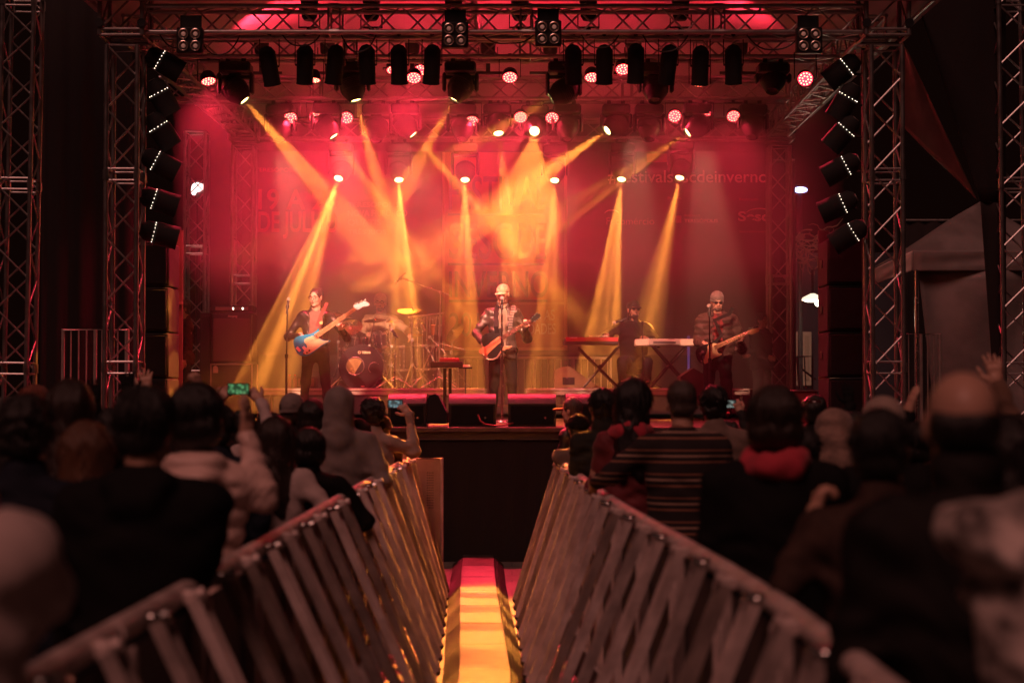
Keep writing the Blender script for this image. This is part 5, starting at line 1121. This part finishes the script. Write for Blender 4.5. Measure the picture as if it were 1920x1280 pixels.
e=empty('blue_light_strip',P(1291,662,25.3),'narrow upright strip of blue light behind the guitarist','light strip'); MB().box((0,0,0),(.035,.03,.52),bev=.005).build('tube',lampmat('blue_strip',(.10,.08,.6),.18),e); MB().box((0,.03,-.9),(.05,.03,1.3),bev=.005).build('post',BLK,e)
# ---------------------------------------------------------------- behind the stage
e=empty('rear_building',(PX(1530,38),38,0),'dim building wall with a pale panelled door behind the right of the stage','building'); x0=PX(1440,38)-e.location.x; x1=PX(1700,38)-e.location.x
MB().box(((x0+x1)/2,.3,2.4),(x1-x0,.3,4.8)).build('wall',mat('far_wall',(.05,.045,.06),.8,0,.3,1),e)
dc=P(1508,672,37.8)-Vector(e.location); MB().box((dc.x,dc.y+.25,dc.z),(.40,.08,1.2),bev=.01).build('door',mat('door_cream',(.55,.48,.36),.6,0,.15,4),e)
b=MB()
for s in(-1,1): b.box((dc.x+s*.09,dc.y+.20,dc.z+.02),(.10,.03,1.0),bev=.01)
b.build('door_panels',mat('door_panel',(.40,.34,.25),.6),e)
e=empty('stair_railing',P(1494,665,30),'dark stair railing in front of the pale door','railing'); O=Vector(e.location); b=MB()
b.tube([P(1494,668,30)-O,P(1523,668,30)-O,P(1523,745,30)-O],.02,6).tube([P(1494,668,30)-O,P(1500,745,30)-O],.02,6).tube([P(1504,692,30)-O,P(1530,712,30)-O],.02,6).tube([P(1508,668,30)-O,P(1512,745,30)-O],.012,6)
b.build('rails',BLK,e); MB().box(P(1512,790,30)-O,(.5,.4,.9),bev=.02).build('steps',mat('concrete',(.2,.18,.17),.8),e)
e=empty('bare_tree',(PX(1560,33.5),33.5,0),'bare tree with lit twigs above the street lamp','tree'); O=Vector(e.location)
BARK=mat('bark',(.30,.20,.14),.8,0,.3,8,.4,30); MB().tube([(0,0,0),(.05,0,1.6),(-.05,.1,3.2),(-.2,0,4.6)],[.16,.13,.09,.05],8).build('trunk',BARK,e)
b=MB(); rr=random.Random(4)
for k in range(70):
    p=Vector((rr.uniform(-.75,.1),rr.uniform(-.4,.4),PZ(rr.uniform(432,492),33.5))); a=rr.uniform(2.4,6.6); pts=[p]
    for j in range(5): a+=rr.uniform(-.8,.8); p=p+Vector((math.cos(a)*.10,rr.uniform(-.05,.05),math.sin(a)*.08)); pts.append(p)
    b.tube(pts,[.016,.013,.011,.009,.007,.004],5)
b.build('twigs',BARK,e); pl=bpy.data.lights.new('lamp_light','POINT')
# ================================================================ aisle: barriers and cable ramp
def lerp_tab(t,tab):
    for (a,b),(c_,d) in zip(tab,tab[1:]):
        if t<=c_: return b+(d-b)*(t-a)/(c_-a)
    return tab[-1][1]
TOPH=1.15
def bx(side,Y):      # crowd-side (upright) plane x and aisle foot x
    if side<0: top=lerp_tab(Y,[(3.0,-1.08),(5.4,-1.04),(10,-.99),(15.1,-.92),(16,-.91)]); foot=lerp_tab(Y,[(3,-.50),(8,-.46),(10.5,-.475),(15.2,-.59),(16,-.60)])
    else: top=lerp_tab(Y,[(3.0,.80),(4.2,.81),(5.2,.80),(6.5,.735),(8.8,.60),(10,.55),(14.4,.425),(16,.40)]); foot=lerp_tab(Y,[(3,.34),(6,.30),(8,.16),(10,.11),(15,.03),(16,.03)])
    return top,foot
PL=mat('barrier_aluminium',(.80,.66,.62),.45,.15,.35,7,.25,35,col2=(.48,.38,.35)); PL2=mat('barrier_panel',(.10,.075,.07),.55,.2,.35,6,.2,30); PLB=mat('barrier_aluminium_dull',(.52,.42,.39),.5,.15,.4,9,.25,35); PLC=mat('barrier_aluminium_dark',(.36,.28,.25),.5,.2,.4,6,.25,35); PLT=mat('barrier_tread',(.45,.40,.36),.35,.7,.2,10,.9,90)
def barrier(side,Ya,Yb,idx,label):
    t0,f0=bx(side,Ya); t1,f1=bx(side,Yb); O=Vector(((t0+t1)/2,(Ya+Yb)/2,0)); e=empty('crowd_barrier',O,label,'barrier',('left' if side<0 else 'right')+' row of crowd barriers')
    g_=.012; u0=Vector((t0,Ya+g_,0))-O; u1=Vector((t1,Yb-g_,0))-O; v0=Vector((f0,Ya+g_,0))-O; v1=Vector((f1,Yb-g_,0))-O; up=Vector((0,0,1)); s=-side  # s: direction towards the aisle
    L=lambda a,b,t:a+(b-a)*t
    # upright sheet panel with slots rows
    d=(u1-u0).normalized(); nrm=Vector((-d.y,d.x,0)); nrm= nrm if nrm.x*s>0 else -nrm
    def slab(a,b,z0,z1,th,off=0): 
        o=nrm*off; A=[a+o,b+o,b+o+nrm*th,a+o+nrm*th]; return MB().add([tuple(p+up*z0) for p in A]+[tuple(p+up*z1) for p in A],[(3,2,1,0),(4,5,6,7),(0,1,5,4),(1,2,6,5),(2,3,7,6),(3,0,4,7)])
    b=slab(u0,u1,.05,TOPH-.06,.012); b.build('front_panel',PL2,e,smooth=False)
    r=MB().tube([u0+up*TOPH,u1+up*TOPH],.036,10); r.build('top_rail',PL,e)
    # base plate
    MB().add([tuple(p+up*z) for z in(.012,.03) for p in (L(u0,v0,.02),L(u1,v1,.02),L(u1,v1,.98),L(u0,v0,.98))],[(3,2,1,0),(4,5,6,7),(0,1,5,4),(1,2,6,5),(2,3,7,6),(3,0,4,7)]).build('floor_plate',PLT,e,smooth=False)
    MB().tube([v0+up*.035,v1+up*.035],.022,8).build('rear_edge',PL,e)
    n=2
    for k in range(n):
        t=(k+.5)/n; A=L(u0,u1,t)+up*(TOPH-.01)+nrm*.05; B=L(v0,v1,t)+up*.05; dd=(B-A).normalized(); w=d*.050; q=dd.cross(d).normalized()
        if q.x*s<0: q=-q
        th=q*.04
        Vs=[]
        for p in(A,B): Vs+=[p-w,p+w,p+w*1+th,p+w*.72+th,p+w*.72+th*.2,p-w*.72+th*.2,p-w*.72+th,p-w+th]
        F=[tuple(range(8))[::-1],tuple(range(8,16))]+[(i,(i+1)%8,(i+1)%8+8,i+8) for i in range(8)]
        br=MB().add([tuple(v) for v in Vs],F).build('brace',random.choice((PL,PL,PLB,PLC)),e,smooth=False)
        # hook bracket, bolts and gussets
        h=MB().box(A+nrm*.0+up*.01,(.055,.06,.05),bev=.01); h.lathe([(0,-.012),(.018,-.012),(.018,.012),(0,.012)],A+nrm*.035+up*.025,(s,0,.4),8); h.build('hook',CHR if k==0 else PL,br)
        for z,sz in((.40,.16),(.05,.13)):
            tt=(TOPH-z)/(TOPH-.05); p=L(A,B,tt); pu=Vector((L(u0,u1,t).x,p.y,p.z))
            ctr=p; wv=(pu-p).normalized(); MB().add([tuple(v+d*.004*sg) for sg in(-1,1) for v in (ctr,ctr+wv*sz,ctr+dd*-sz*.9)],[(0,1,2),(5,4,3),(0,3,4,1),(1,4,5,2),(2,5,3,0)]).build('gusset',PL,br,smooth=False)
        MB().lathe([(0,-.03),(.028,-.03),(.028,.03),(0,.03)],B+q*.015,tuple(d),12).build('foot_hinge',mat('hinge_dark',(.09,.07,.06),.4,.6),br)
    for t in(.04,.96):
        A=L(u0,u1,t); b=MB().box(A+up*(TOPH/2)+nrm*.03,(.05,.05,TOPH-.08),bev=.006); b.build('upright',PL,e)
    # strut between rows
    MB().tube([L(L(u0,v0,.5),L(u1,v1,.5),.0)+up*.33,L(L(u0,v0,.5),L(u1,v1,.5),1.)+up*.33],.013,6).build('tie_bar',PL,e)
words_=['farthest','second farthest','third farthest','fourth farthest','fifth farthest','sixth','seventh','eighth from the stage','ninth from the stage','tenth from the stage','eleventh from the stage','nearest']
for side,Ys in ((-1,15.0),(1,14.35)):
    n=11; Y=Ys; k=0
    while Y-1.05>2.6:
        nm_='left' if side<0 else 'right'; o_=['farthest','second farthest','third farthest','fourth farthest','fifth farthest','sixth farthest','seventh farthest','eighth farthest','ninth farthest','tenth farthest','nearest','nearest'][k]
        barrier(side,Y-1.04,Y,k,f'{o_} braced metal barrier section in the {nm_} row along the aisle'); Y-=1.05; k+=1
# end panel facing us at the far left
e=empty('barrier_gate',(PX(797,15.15),15.15,0),'flat perforated metal end panel closing the left barrier row','barrier'); x0,x1=PX(762,15.15)-e.location.x,PX(829,15.15)-e.location.x
pm=mat('perforated_plate',(.42,.33,.30),.4,.5,.25,5,.2,30); MB().box(((x0+x1)/2,0,.60),(x1-x0,.012,1.12)).build('panel',pm,e); MB().tube([(x0,-.01,0),(x0,-.01,1.17),(x1,-.01,1.17),(x1,-.01,0)],.014,8).build('frame',PL,e)
b=MB()
for i in range(4):
    for j in range(15): b.lathe([(0,-.001),(.005,-.001),(.005,.001),(0,.001)],((x0+x1)/2+.03+i*.016,-.008,1.04-j*.022),(0,1,0),6)
for i in range(3):
    for j in range(8): b.lathe([(0,-.001),(.005,-.001),(.005,.001),(0,.001)],((x0+x1)/2+.04+i*.016,-.008,.52-j*.022),(0,1,0),6)
b.build('perforation',BLKM,e)
# cable ramp
RUB=bpy.data.materials.new('ramp_rubber'); RUB.use_nodes=True; nt=RUB.node_tree; pb=nt.nodes['Principled BSDF']; pb.inputs['Base Color'].default_value=(.34,.28,.26,1); pb.inputs['Roughness'].default_value=.28; pb.inputs['Metallic'].default_value=.3
tc=nt.nodes.new('ShaderNodeTexCoord'); wv=nt.nodes.new('ShaderNodeTexWave'); wv.bands_direction='Y'; wv.inputs['Scale'].default_value=26; wv.inputs['Distortion'].default_value=.6; nt.links.new(tc.outputs['Object'],wv.inputs[0]); nz=nt.nodes.new('ShaderNodeTexNoise'); nz.inputs['Scale'].default_value=5; nz.inputs['Detail'].default_value=6; nt.links.new(tc.outputs['Object'],nz.inputs[0])
bp=nt.nodes.new('ShaderNodeBump'); bp.inputs['Strength'].default_value=.5; bp.inputs['Distance'].default_value=.004; nt.links.new(wv.outputs['Fac'],bp.inputs['Height']); nt.links.new(bp.outputs[0],pb.inputs['Normal']); cr=nt.nodes.new('ShaderNodeValToRGB'); cr.color_ramp.elements[0].position=.35; cr.color_ramp.elements[0].color=(.03,.025,.023,1); cr.color_ramp.elements[1].position=.6; cr.color_ramp.elements[1].color=(.11,.09,.08,1); nt.links.new(nz.outputs['Fac'],cr.inputs[0]); nt.links.new(cr.outputs[0],pb.inputs['Base Color'])
SID=mat('ramp_side_rubber',(.018,.015,.015),.42,0,.3,6,.8,120,stretch=(1,6,1))
e=empty('cable_ramp',(-.25,12,0),'long rubber cable ramp with ribbed top running up the aisle to the stage','cable ramp')
Y=17.3; k=0; cx=lambda Y:lerp_tab(Y,[(2,-.16),(10,-.155),(15,-.30),(17.5,-.345)])
while Y>2.2:
    a,b_=Y-.985,Y; 
    for nm,(p0,z0,p1,z1),m in (('top_plate',(-.15,.105,.15,.105),RUB),('side_slope',(-.255,.008,-.152,.104),SID),('side_slope',(.152,.104,.255,.008),SID)):
        V=[]
        for yy in(a,b_):
            c_=cx(yy)+.25; V+=[(c_+p0,yy-12,z0),(c_+p1,yy-12,z1),(c_+p1,yy-12,z1-.012),(c_+p0,yy-12,z0-.006)]
        MB().add(V,[(0,1,5,4),(1,2,6,5),(2,3,7,6),(3,0,4,7),(0,3,2,1),(4,5,6,7)]).build(nm,m,e,smooth=False)
    b=MB()
    for j in range(16):
        yy=a+.03+j*.062; c_=cx(yy)+.25
        for xo in(.165,.185): b.box((c_+xo,yy-12,.105-(xo-.152)*.93+.003),(.010,.028,.008))
    b.build('grip_slots',BLKM,e); Y-=1.0; k+=1
# ================================================================ the crowd
PUF=cloth('pink_puffer',(.78,.56,.49),.5,.15,7,.2,50); LGT=cloth('light_grey',(.62,.50,.47)); MAR=cloth('maroon_knit',(.09,.012,.015)); SCA=cloth('red_scarf',(.55,.04,.07)); REDJ=cloth('red_jacket',(.40,.03,.06),.6); GKN=cloth('grey_knit2',(.26,.21,.19)); CHA=cloth('charcoal',(.03,.027,.027)); DOL=cloth('dark_green',(.025,.027,.022)); BRN=cloth('brown_sleeve',(.16,.085,.055)); SWE=stripes('striped_sweater',[(0,(.018,.012,.012)),(.30,(.26,.11,.07)),(.38,(.018,.012,.012)),(.55,(.38,.24,.18)),(.63,(.018,.012,.012)),(.80,(.26,.11,.07)),(.86,(.018,.012,.012))],scale=7.5)
CAMO=mat('camo_white',(.70,.60,.55),.8,0,.6,13,.5,40,col2=(.07,.055,.05)); BEI=cloth('beige_knit',(.40,.30,.25)); KNS=stripes('striped_knit',[(0,(.02,.03,.025)),(.5,(.22,.28,.22))],scale=28)
# --- left side
person('person in pinkish grey sleeve and red collar cut off by the left edge',-150,900,650,jm=LGT,hair=('short',HD),build=1.1,scarf=SCA,Y=3.3,arms=(None,dict(e=(75,1110,.05),w=(-20,1230,.3))),fold=.008,legs=False)
person('person with dark curly hair and navy jacket near the left edge',48,520,745,jm=NAV,hair=('curly',HB),build=1.1,fold=.009,puff=.006)
person('person in green and grey striped knit beanie at the left',128,400,708,jm=CHA,hair=('long',HD),hat=('beanie',KNS,'green and grey striped knit beanie'),head=(15,0,4))
person('short person with straight brown hair behind the big man in black',163,470,795,jm=CHA,hair=('long',HBR),build=.85)
person('big man in plain black jacket with thick dark hair, his back to us',272,575,722,jm=BLC,hair=('short',HB),build=1.18,head=(-8,0,0),hem=.70,arms=(None,dict(e=(378,1045,.0),w=(325,1115,.12))),fold=.006,collar='hoodback')
person('woman in pinkish puffer jacket raising one open hand',372,470,722,jm=PUF,hair=('bob',HB),build=.98,puff=.012,head=(-20,0,-4),collar='hoodback',hem=.75,fr=.005,
  arms=(None,dict(e=(498,935,.0),w=(462,818,.10),tip=(462,770,.10),n=(-1,.3,0),curl=.10,spread=.03,side=-1)),fold=.006)
person('person with short dark hair behind the puffer jacket woman',410,345,758,jm=NAV,hair=('short',HB))
person('woman with very long straight dark hair and pale jacket at the left barrier',518,335,784,jm=LGT,hair=('long',HD),build=.98,arms=(None,dict(w=(600,985,.1))))
person('short person with dark bobbed hair and black coat beside the long-haired woman',580,322,804,jm=BLC,hair=('bob',HB),build=1.1,arms=(None,dict(w=(640,940,.15))))
person('person with grey hood up over the head in the left crowd',636,270,724,jm=GRY,hair=None,hood=True,build=1.12,hem=.70,fold=.007,arms=(None,dict(w=(690,930,.1))))
person('person in dark slouchy beanie and tan jacket leaning on the left barrier',667,266,783,jm=TAN,hair=('short',HB),hat=('slouch',cloth('dark_knit',(.05,.032,.028)),'dark slouchy beanie'),build=1.05,lean=(.02,.05),arms=(None,dict(e=(712,915,.05),w=(655,960,.2))),fold=.009,collar='hoodback')
person('person in pale grey knit cap in front of the bassist',548,262,734,jm=CHA,hair=('short',HD),hat=('beanie',GKN,'pale grey knit cap'))
person('person in dark red knit hat next to the pale grey cap',586,268,746,jm=MAR,hair=('bob',HB),hat=('beanie',MAR,'dark red knit hat'))
person('person with black curly hair filming with a raised phone at the left barrier end',699,228,746,jm=BEI,hair=('curly',HB),build=.95,fr=.005,arms=(None,dict(e=(776,846,.05),w=(768,778,.1),tip=(752,757,.1),n=(-.3,.9,-.2),curl=.8,side=1)))
person('person in brown furry hooded coat between the tan jacket and the phone',711,226,776,jm=cloth('brown_coat',(.13,.08,.05)),hair=None,hood=True,build=.9)
person('person in black beanie clapping at the left barrier end',722,219,826,jm=CHA,hair=('long',HD),hat=('beanie',BLC,'black beanie'),build=.9,fr=.005,arms=(dict(e=(700,925,.05),w=(752,868,.12),tip=(764,822,.12),n=(1,.2,0),curl=.1,side=1),dict(e=(758,915,.0),w=(757,868,.05),tip=(768,822,.06),n=(-1,.2,0),curl=.1,side=-1)))
person('person in dark coat resting an elbow at the very end of the left barrier',733,213,835,jm=BLC,hair=('short',HB),build=.9,arms=(None,dict(e=(762,905,0),w=(742,880,.1))))
person('person mostly hidden behind the big man holding up a fist',352,330,762,jm=CHA,hair=('short',HD),fr=.005,arms=(None,dict(e=(392,820,.05),w=(372,732,.1),tip=(366,700,.1),n=(-.8,.4,0),curl=1.1,side=-1)))
person('person raising one bare hand with spread fingers beside the speaker column',300,300,768,jm=BLC,hair=('short',HB),fr=.005,arms=(dict(e=(262,800,.05),w=(276,735,.1),tip=(274,712,.1),n=(0,1,0),curl=.25,spread=.3,side=1),None))
person('person raising a dark gloved hand in front of the left truss tower',212,330,765,jm=BLC,hair=('short',HB),arms=(dict(e=(168,830,.05),w=(178,760,.1),tip=(176,715,.1),n=(0,1,0),curl=.1,glove=BLC,side=1),dict(e=(248,820,.05),w=(238,745,.1),tip=(238,705,.1),n=(0,1,0),curl=.15,glove=BLC,side=-1)))
person('person with reddish short hair far left behind the curly head',64,330,722,jm=CHA,hair=('short',cloth('reddish_hair',(.20,.05,.03))))
person('person holding a green-lit phone in both hands above the crowd',455,290,770,jm=LGT,hair=('short',HB),build=.95,fr=.005,arms=(dict(e=(398,800,.0),w=(409,752,.1),tip=(430,727,.12),n=(.3,1,0),curl=.7,side=1),dict(e=(505,800,.0),w=(489,752,.1),tip=(465,727,.12),n=(-.3,1,0),curl=.7,side=-1)))
person('person with short dark hair and red hood collar left of the pale grey cap',505,262,772,jm=REDJ,hair=('short',HD))
person('person with dark hair low between the striped beanie and the big man',214,420,790,jm=BLC,hair=('short',HB))
phone(447,729,3200/290+.08,'smartphone with green screen held up at the left',(.10,.30,.12),.145,.075)
phone(741,757,3200/228+.12,'small smartphone with bluish screen held up before the stage edge',(.16,.26,.28),.125,.068)
# --- right side
person('man in red cap and dark jacket standing at the stage front',1074,193,741,yaw=62,jm=LEA,hair=('short',HG),hat=('cap',cloth('red_cap',(.35,.02,.03)),'red cap'),build=.95)
person('person in black beanie with white lettering at the end of the right barrier',1084,228,774,jm=cloth('taupe',(.16,.12,.10)),hair=('short',HB),hat=('slouch',BLC,'black beanie with small white letters'),build=1.0,yaw=12,arms=(dict(e=(1058,880,0),w=(1080,890,.1)),None))
person('man with short black hair and dark padded coat leaning on the right barrier',1139,262,728,jm=DOL,hair=('short',HB),yaw=12,build=1.05,lean=(-.03,.05),arms=(dict(e=(1082,880,.0),w=(1095,905,.1)),None),puff=.006,collar='high')
person('woman with long black hair and red jacket hugged by the man in stripes',1183,300,712,yaw=-5,jm=cloth('dark_red_jacket',(.16,.014,.02),.7),hair=('long',HB),head=(0,0,14),scarf=SCA,build=.9)
person('man with cropped grey hair in a striped sweater hugging the woman',1279,330,709,jm=SWE,hair=('crop',HG),build=1.12,head=(0,0,-3),scarf=None,hem=.72,collar='none',arms=(dict(e=(1148,888,.06),w=(1118,905,.27),curl=.3),None),fold=.006)
person('man with pale jacket collar just behind the striped sweater',1338,270,722,jm=cloth('tan_collar',(.22,.15,.12)),hair=('short',HB),build=1.15)
person('person with dark hair filming with both hands behind the striped sweater',1366,248,788,jm=CHA,hair=('short',HB),fr=.005,arms=(dict(e=(1325,820,0),w=(1345,775,.1),tip=(1353,752,.1),n=(.4,1,0),curl=.7,side=1),dict(e=(1408,820,0),w=(1389,775,.1),tip=(1380,752,.1),n=(-.4,1,0),curl=.7,side=-1)))
phone(1366,757,3200/248+.1,'smartphone held in two hands under the guitarist',(.20,.24,.22),.115,.064)
person('person with round dark hair, thick red scarf and black coat in the right crowd',1452,465,727,jm=BLC,hair=('bob',HD),scarf=SCA,build=1.22,hem=.66,fold=.007)
person('person in shiny black cap beside the red-lit case',1527,255,735,jm=BLC,hair=('short',HB),hat=('flatcap',mat('shiny_black',(.05,.012,.012),.22,coat=.5),'shiny black cap'))
person('person in pale fluffy hooded coat right of the red scarf',1563,350,766,jm=cloth('pale_fluffy',(.36,.24,.19),.9,.5,14,.8,40),hair=None,hood=True,build=1.0,fold=.010)
person('person raising dark gloved hands behind the pale fluffy hood',1600,300,770,jm=BLC,hair=('short',HB),arms=(dict(e=(1580,820,0),w=(1592,760,.1),tip=(1590,725,.1),n=(0,1,0),curl=.2,glove=BLC,side=1),None))
person('man in beige knit cap behind the clapping man with a visible ear',1655,440,738,jm=BLC,hair=('short',HB),hat=('beanie',BEI,'beige knit cap'),build=1.0)
person('man with short black hair and visible ear clapping in brown sleeves at the lower right',1652,610,768,yaw=-8,jm=cloth('olive_brown',(.065,.038,.03),.8,.5,11),hair=('short',HB),build=1.05,hem=.66,head=(-14,0,0),fr=.0055,fold=.009,arms=(dict(e=(1478,1092,.0),w=(1525,975,.12),tip=(1540,905,.14),n=(1,.3,0),curl=.7,spread=.04,side=1),None))
person('bald man with dark fringe and dark jacket close on the right',1806,790,697,jm=cloth('dark_olive',(.013,.010,.009),.7,.4,9),hair=('fringe',HB),build=1.12,hem=.62,skin=SKIN,collar='high',head=(-4,4,0),hr=.006,topoff=.11)
person('person in white camouflage jacket cut off by the right edge of the photo',2050,930,625,jm=CAMO,hair=('short',HB),build=1.22,hem=.62,fold=.018,yaw=10,arms=(dict(e=(1825,1000,.05),w=(1905,1190,.22)),None))
person('person clapping with one pink-lit palm left of the bald man',1722,370,790,jm=BLC,hair=('short',HB),fr=.005,arms=(dict(e=(1690,850,0),w=(1702,775,.1),tip=(1716,728,.1),n=(1,.2,0),curl=.12,spread=.04,side=1),None))
person('person with a raised open hand wearing a ring right of the bald head',1902,400,775,jm=BRN,hair=('short',HD),fr=.005,arms=(dict(e=(1905,800,0),w=(1868,722,.1),tip=(1862,672,.1),n=(0,1,.1),curl=.2,spread=.25,side=1),None))
person('person in dark coat between the red scarf and the pale hood',1500,420,800,jm=CHA,hair=('short',HB),build=1.1)
person('person with dark hair far right behind the raised hand',1880,520,785,jm=BLC,hair=('long',HB),build=1.1)
# ================================================================ stage smoke
vm=bpy.data.materials.new('smoke'); vm.use_nodes=True; nt=vm.node_tree
nt.nodes.remove(nt.nodes['Principled BSDF']); pv=nt.nodes.new('ShaderNodeVolumePrincipled')
pv.inputs['Color'].default_value=(1,.97,.95,1); pv.inputs['Density'].default_value=.058; pv.inputs['Anisotropy'].default_value=.25
nt.links.new(pv.outputs[0],nt.nodes['Material Output'].inputs['Volume'])
# smoke hangs high over the whole stage and low only behind the players
prof=[(19.05,6.9),(19.05,3.25),(21.3,2.85),(22.1,2.1),(22.3,1.45),(26.0,1.45),(26.0,6.9)]
n=len(prof); x0,x1=-3.80,3.72
o=MB().add([(x0,y,z) for y,z in prof]+[(x1,y,z) for y,z in prof],[tuple(range(n)),tuple(range(2*n-1,n-1,-1))]+[(i,(i+1)%n,(i+1)%n+n,i+n) for i in range(n)]).build('stage_smoke',vm,smooth=False); tag(o,kind='stuff')

vm2=vm.copy(); vm2.name='thin_smoke'; next(n_ for n_ in vm2.node_tree.nodes if n_.type=='PRINCIPLED_VOLUME').inputs['Density'].default_value=.010
o=MB().box((-.04,22.5,4.17),(7.4,6.8,5.36)).build('stage_smoke',vm2,smooth=False); tag(o,kind='stuff')
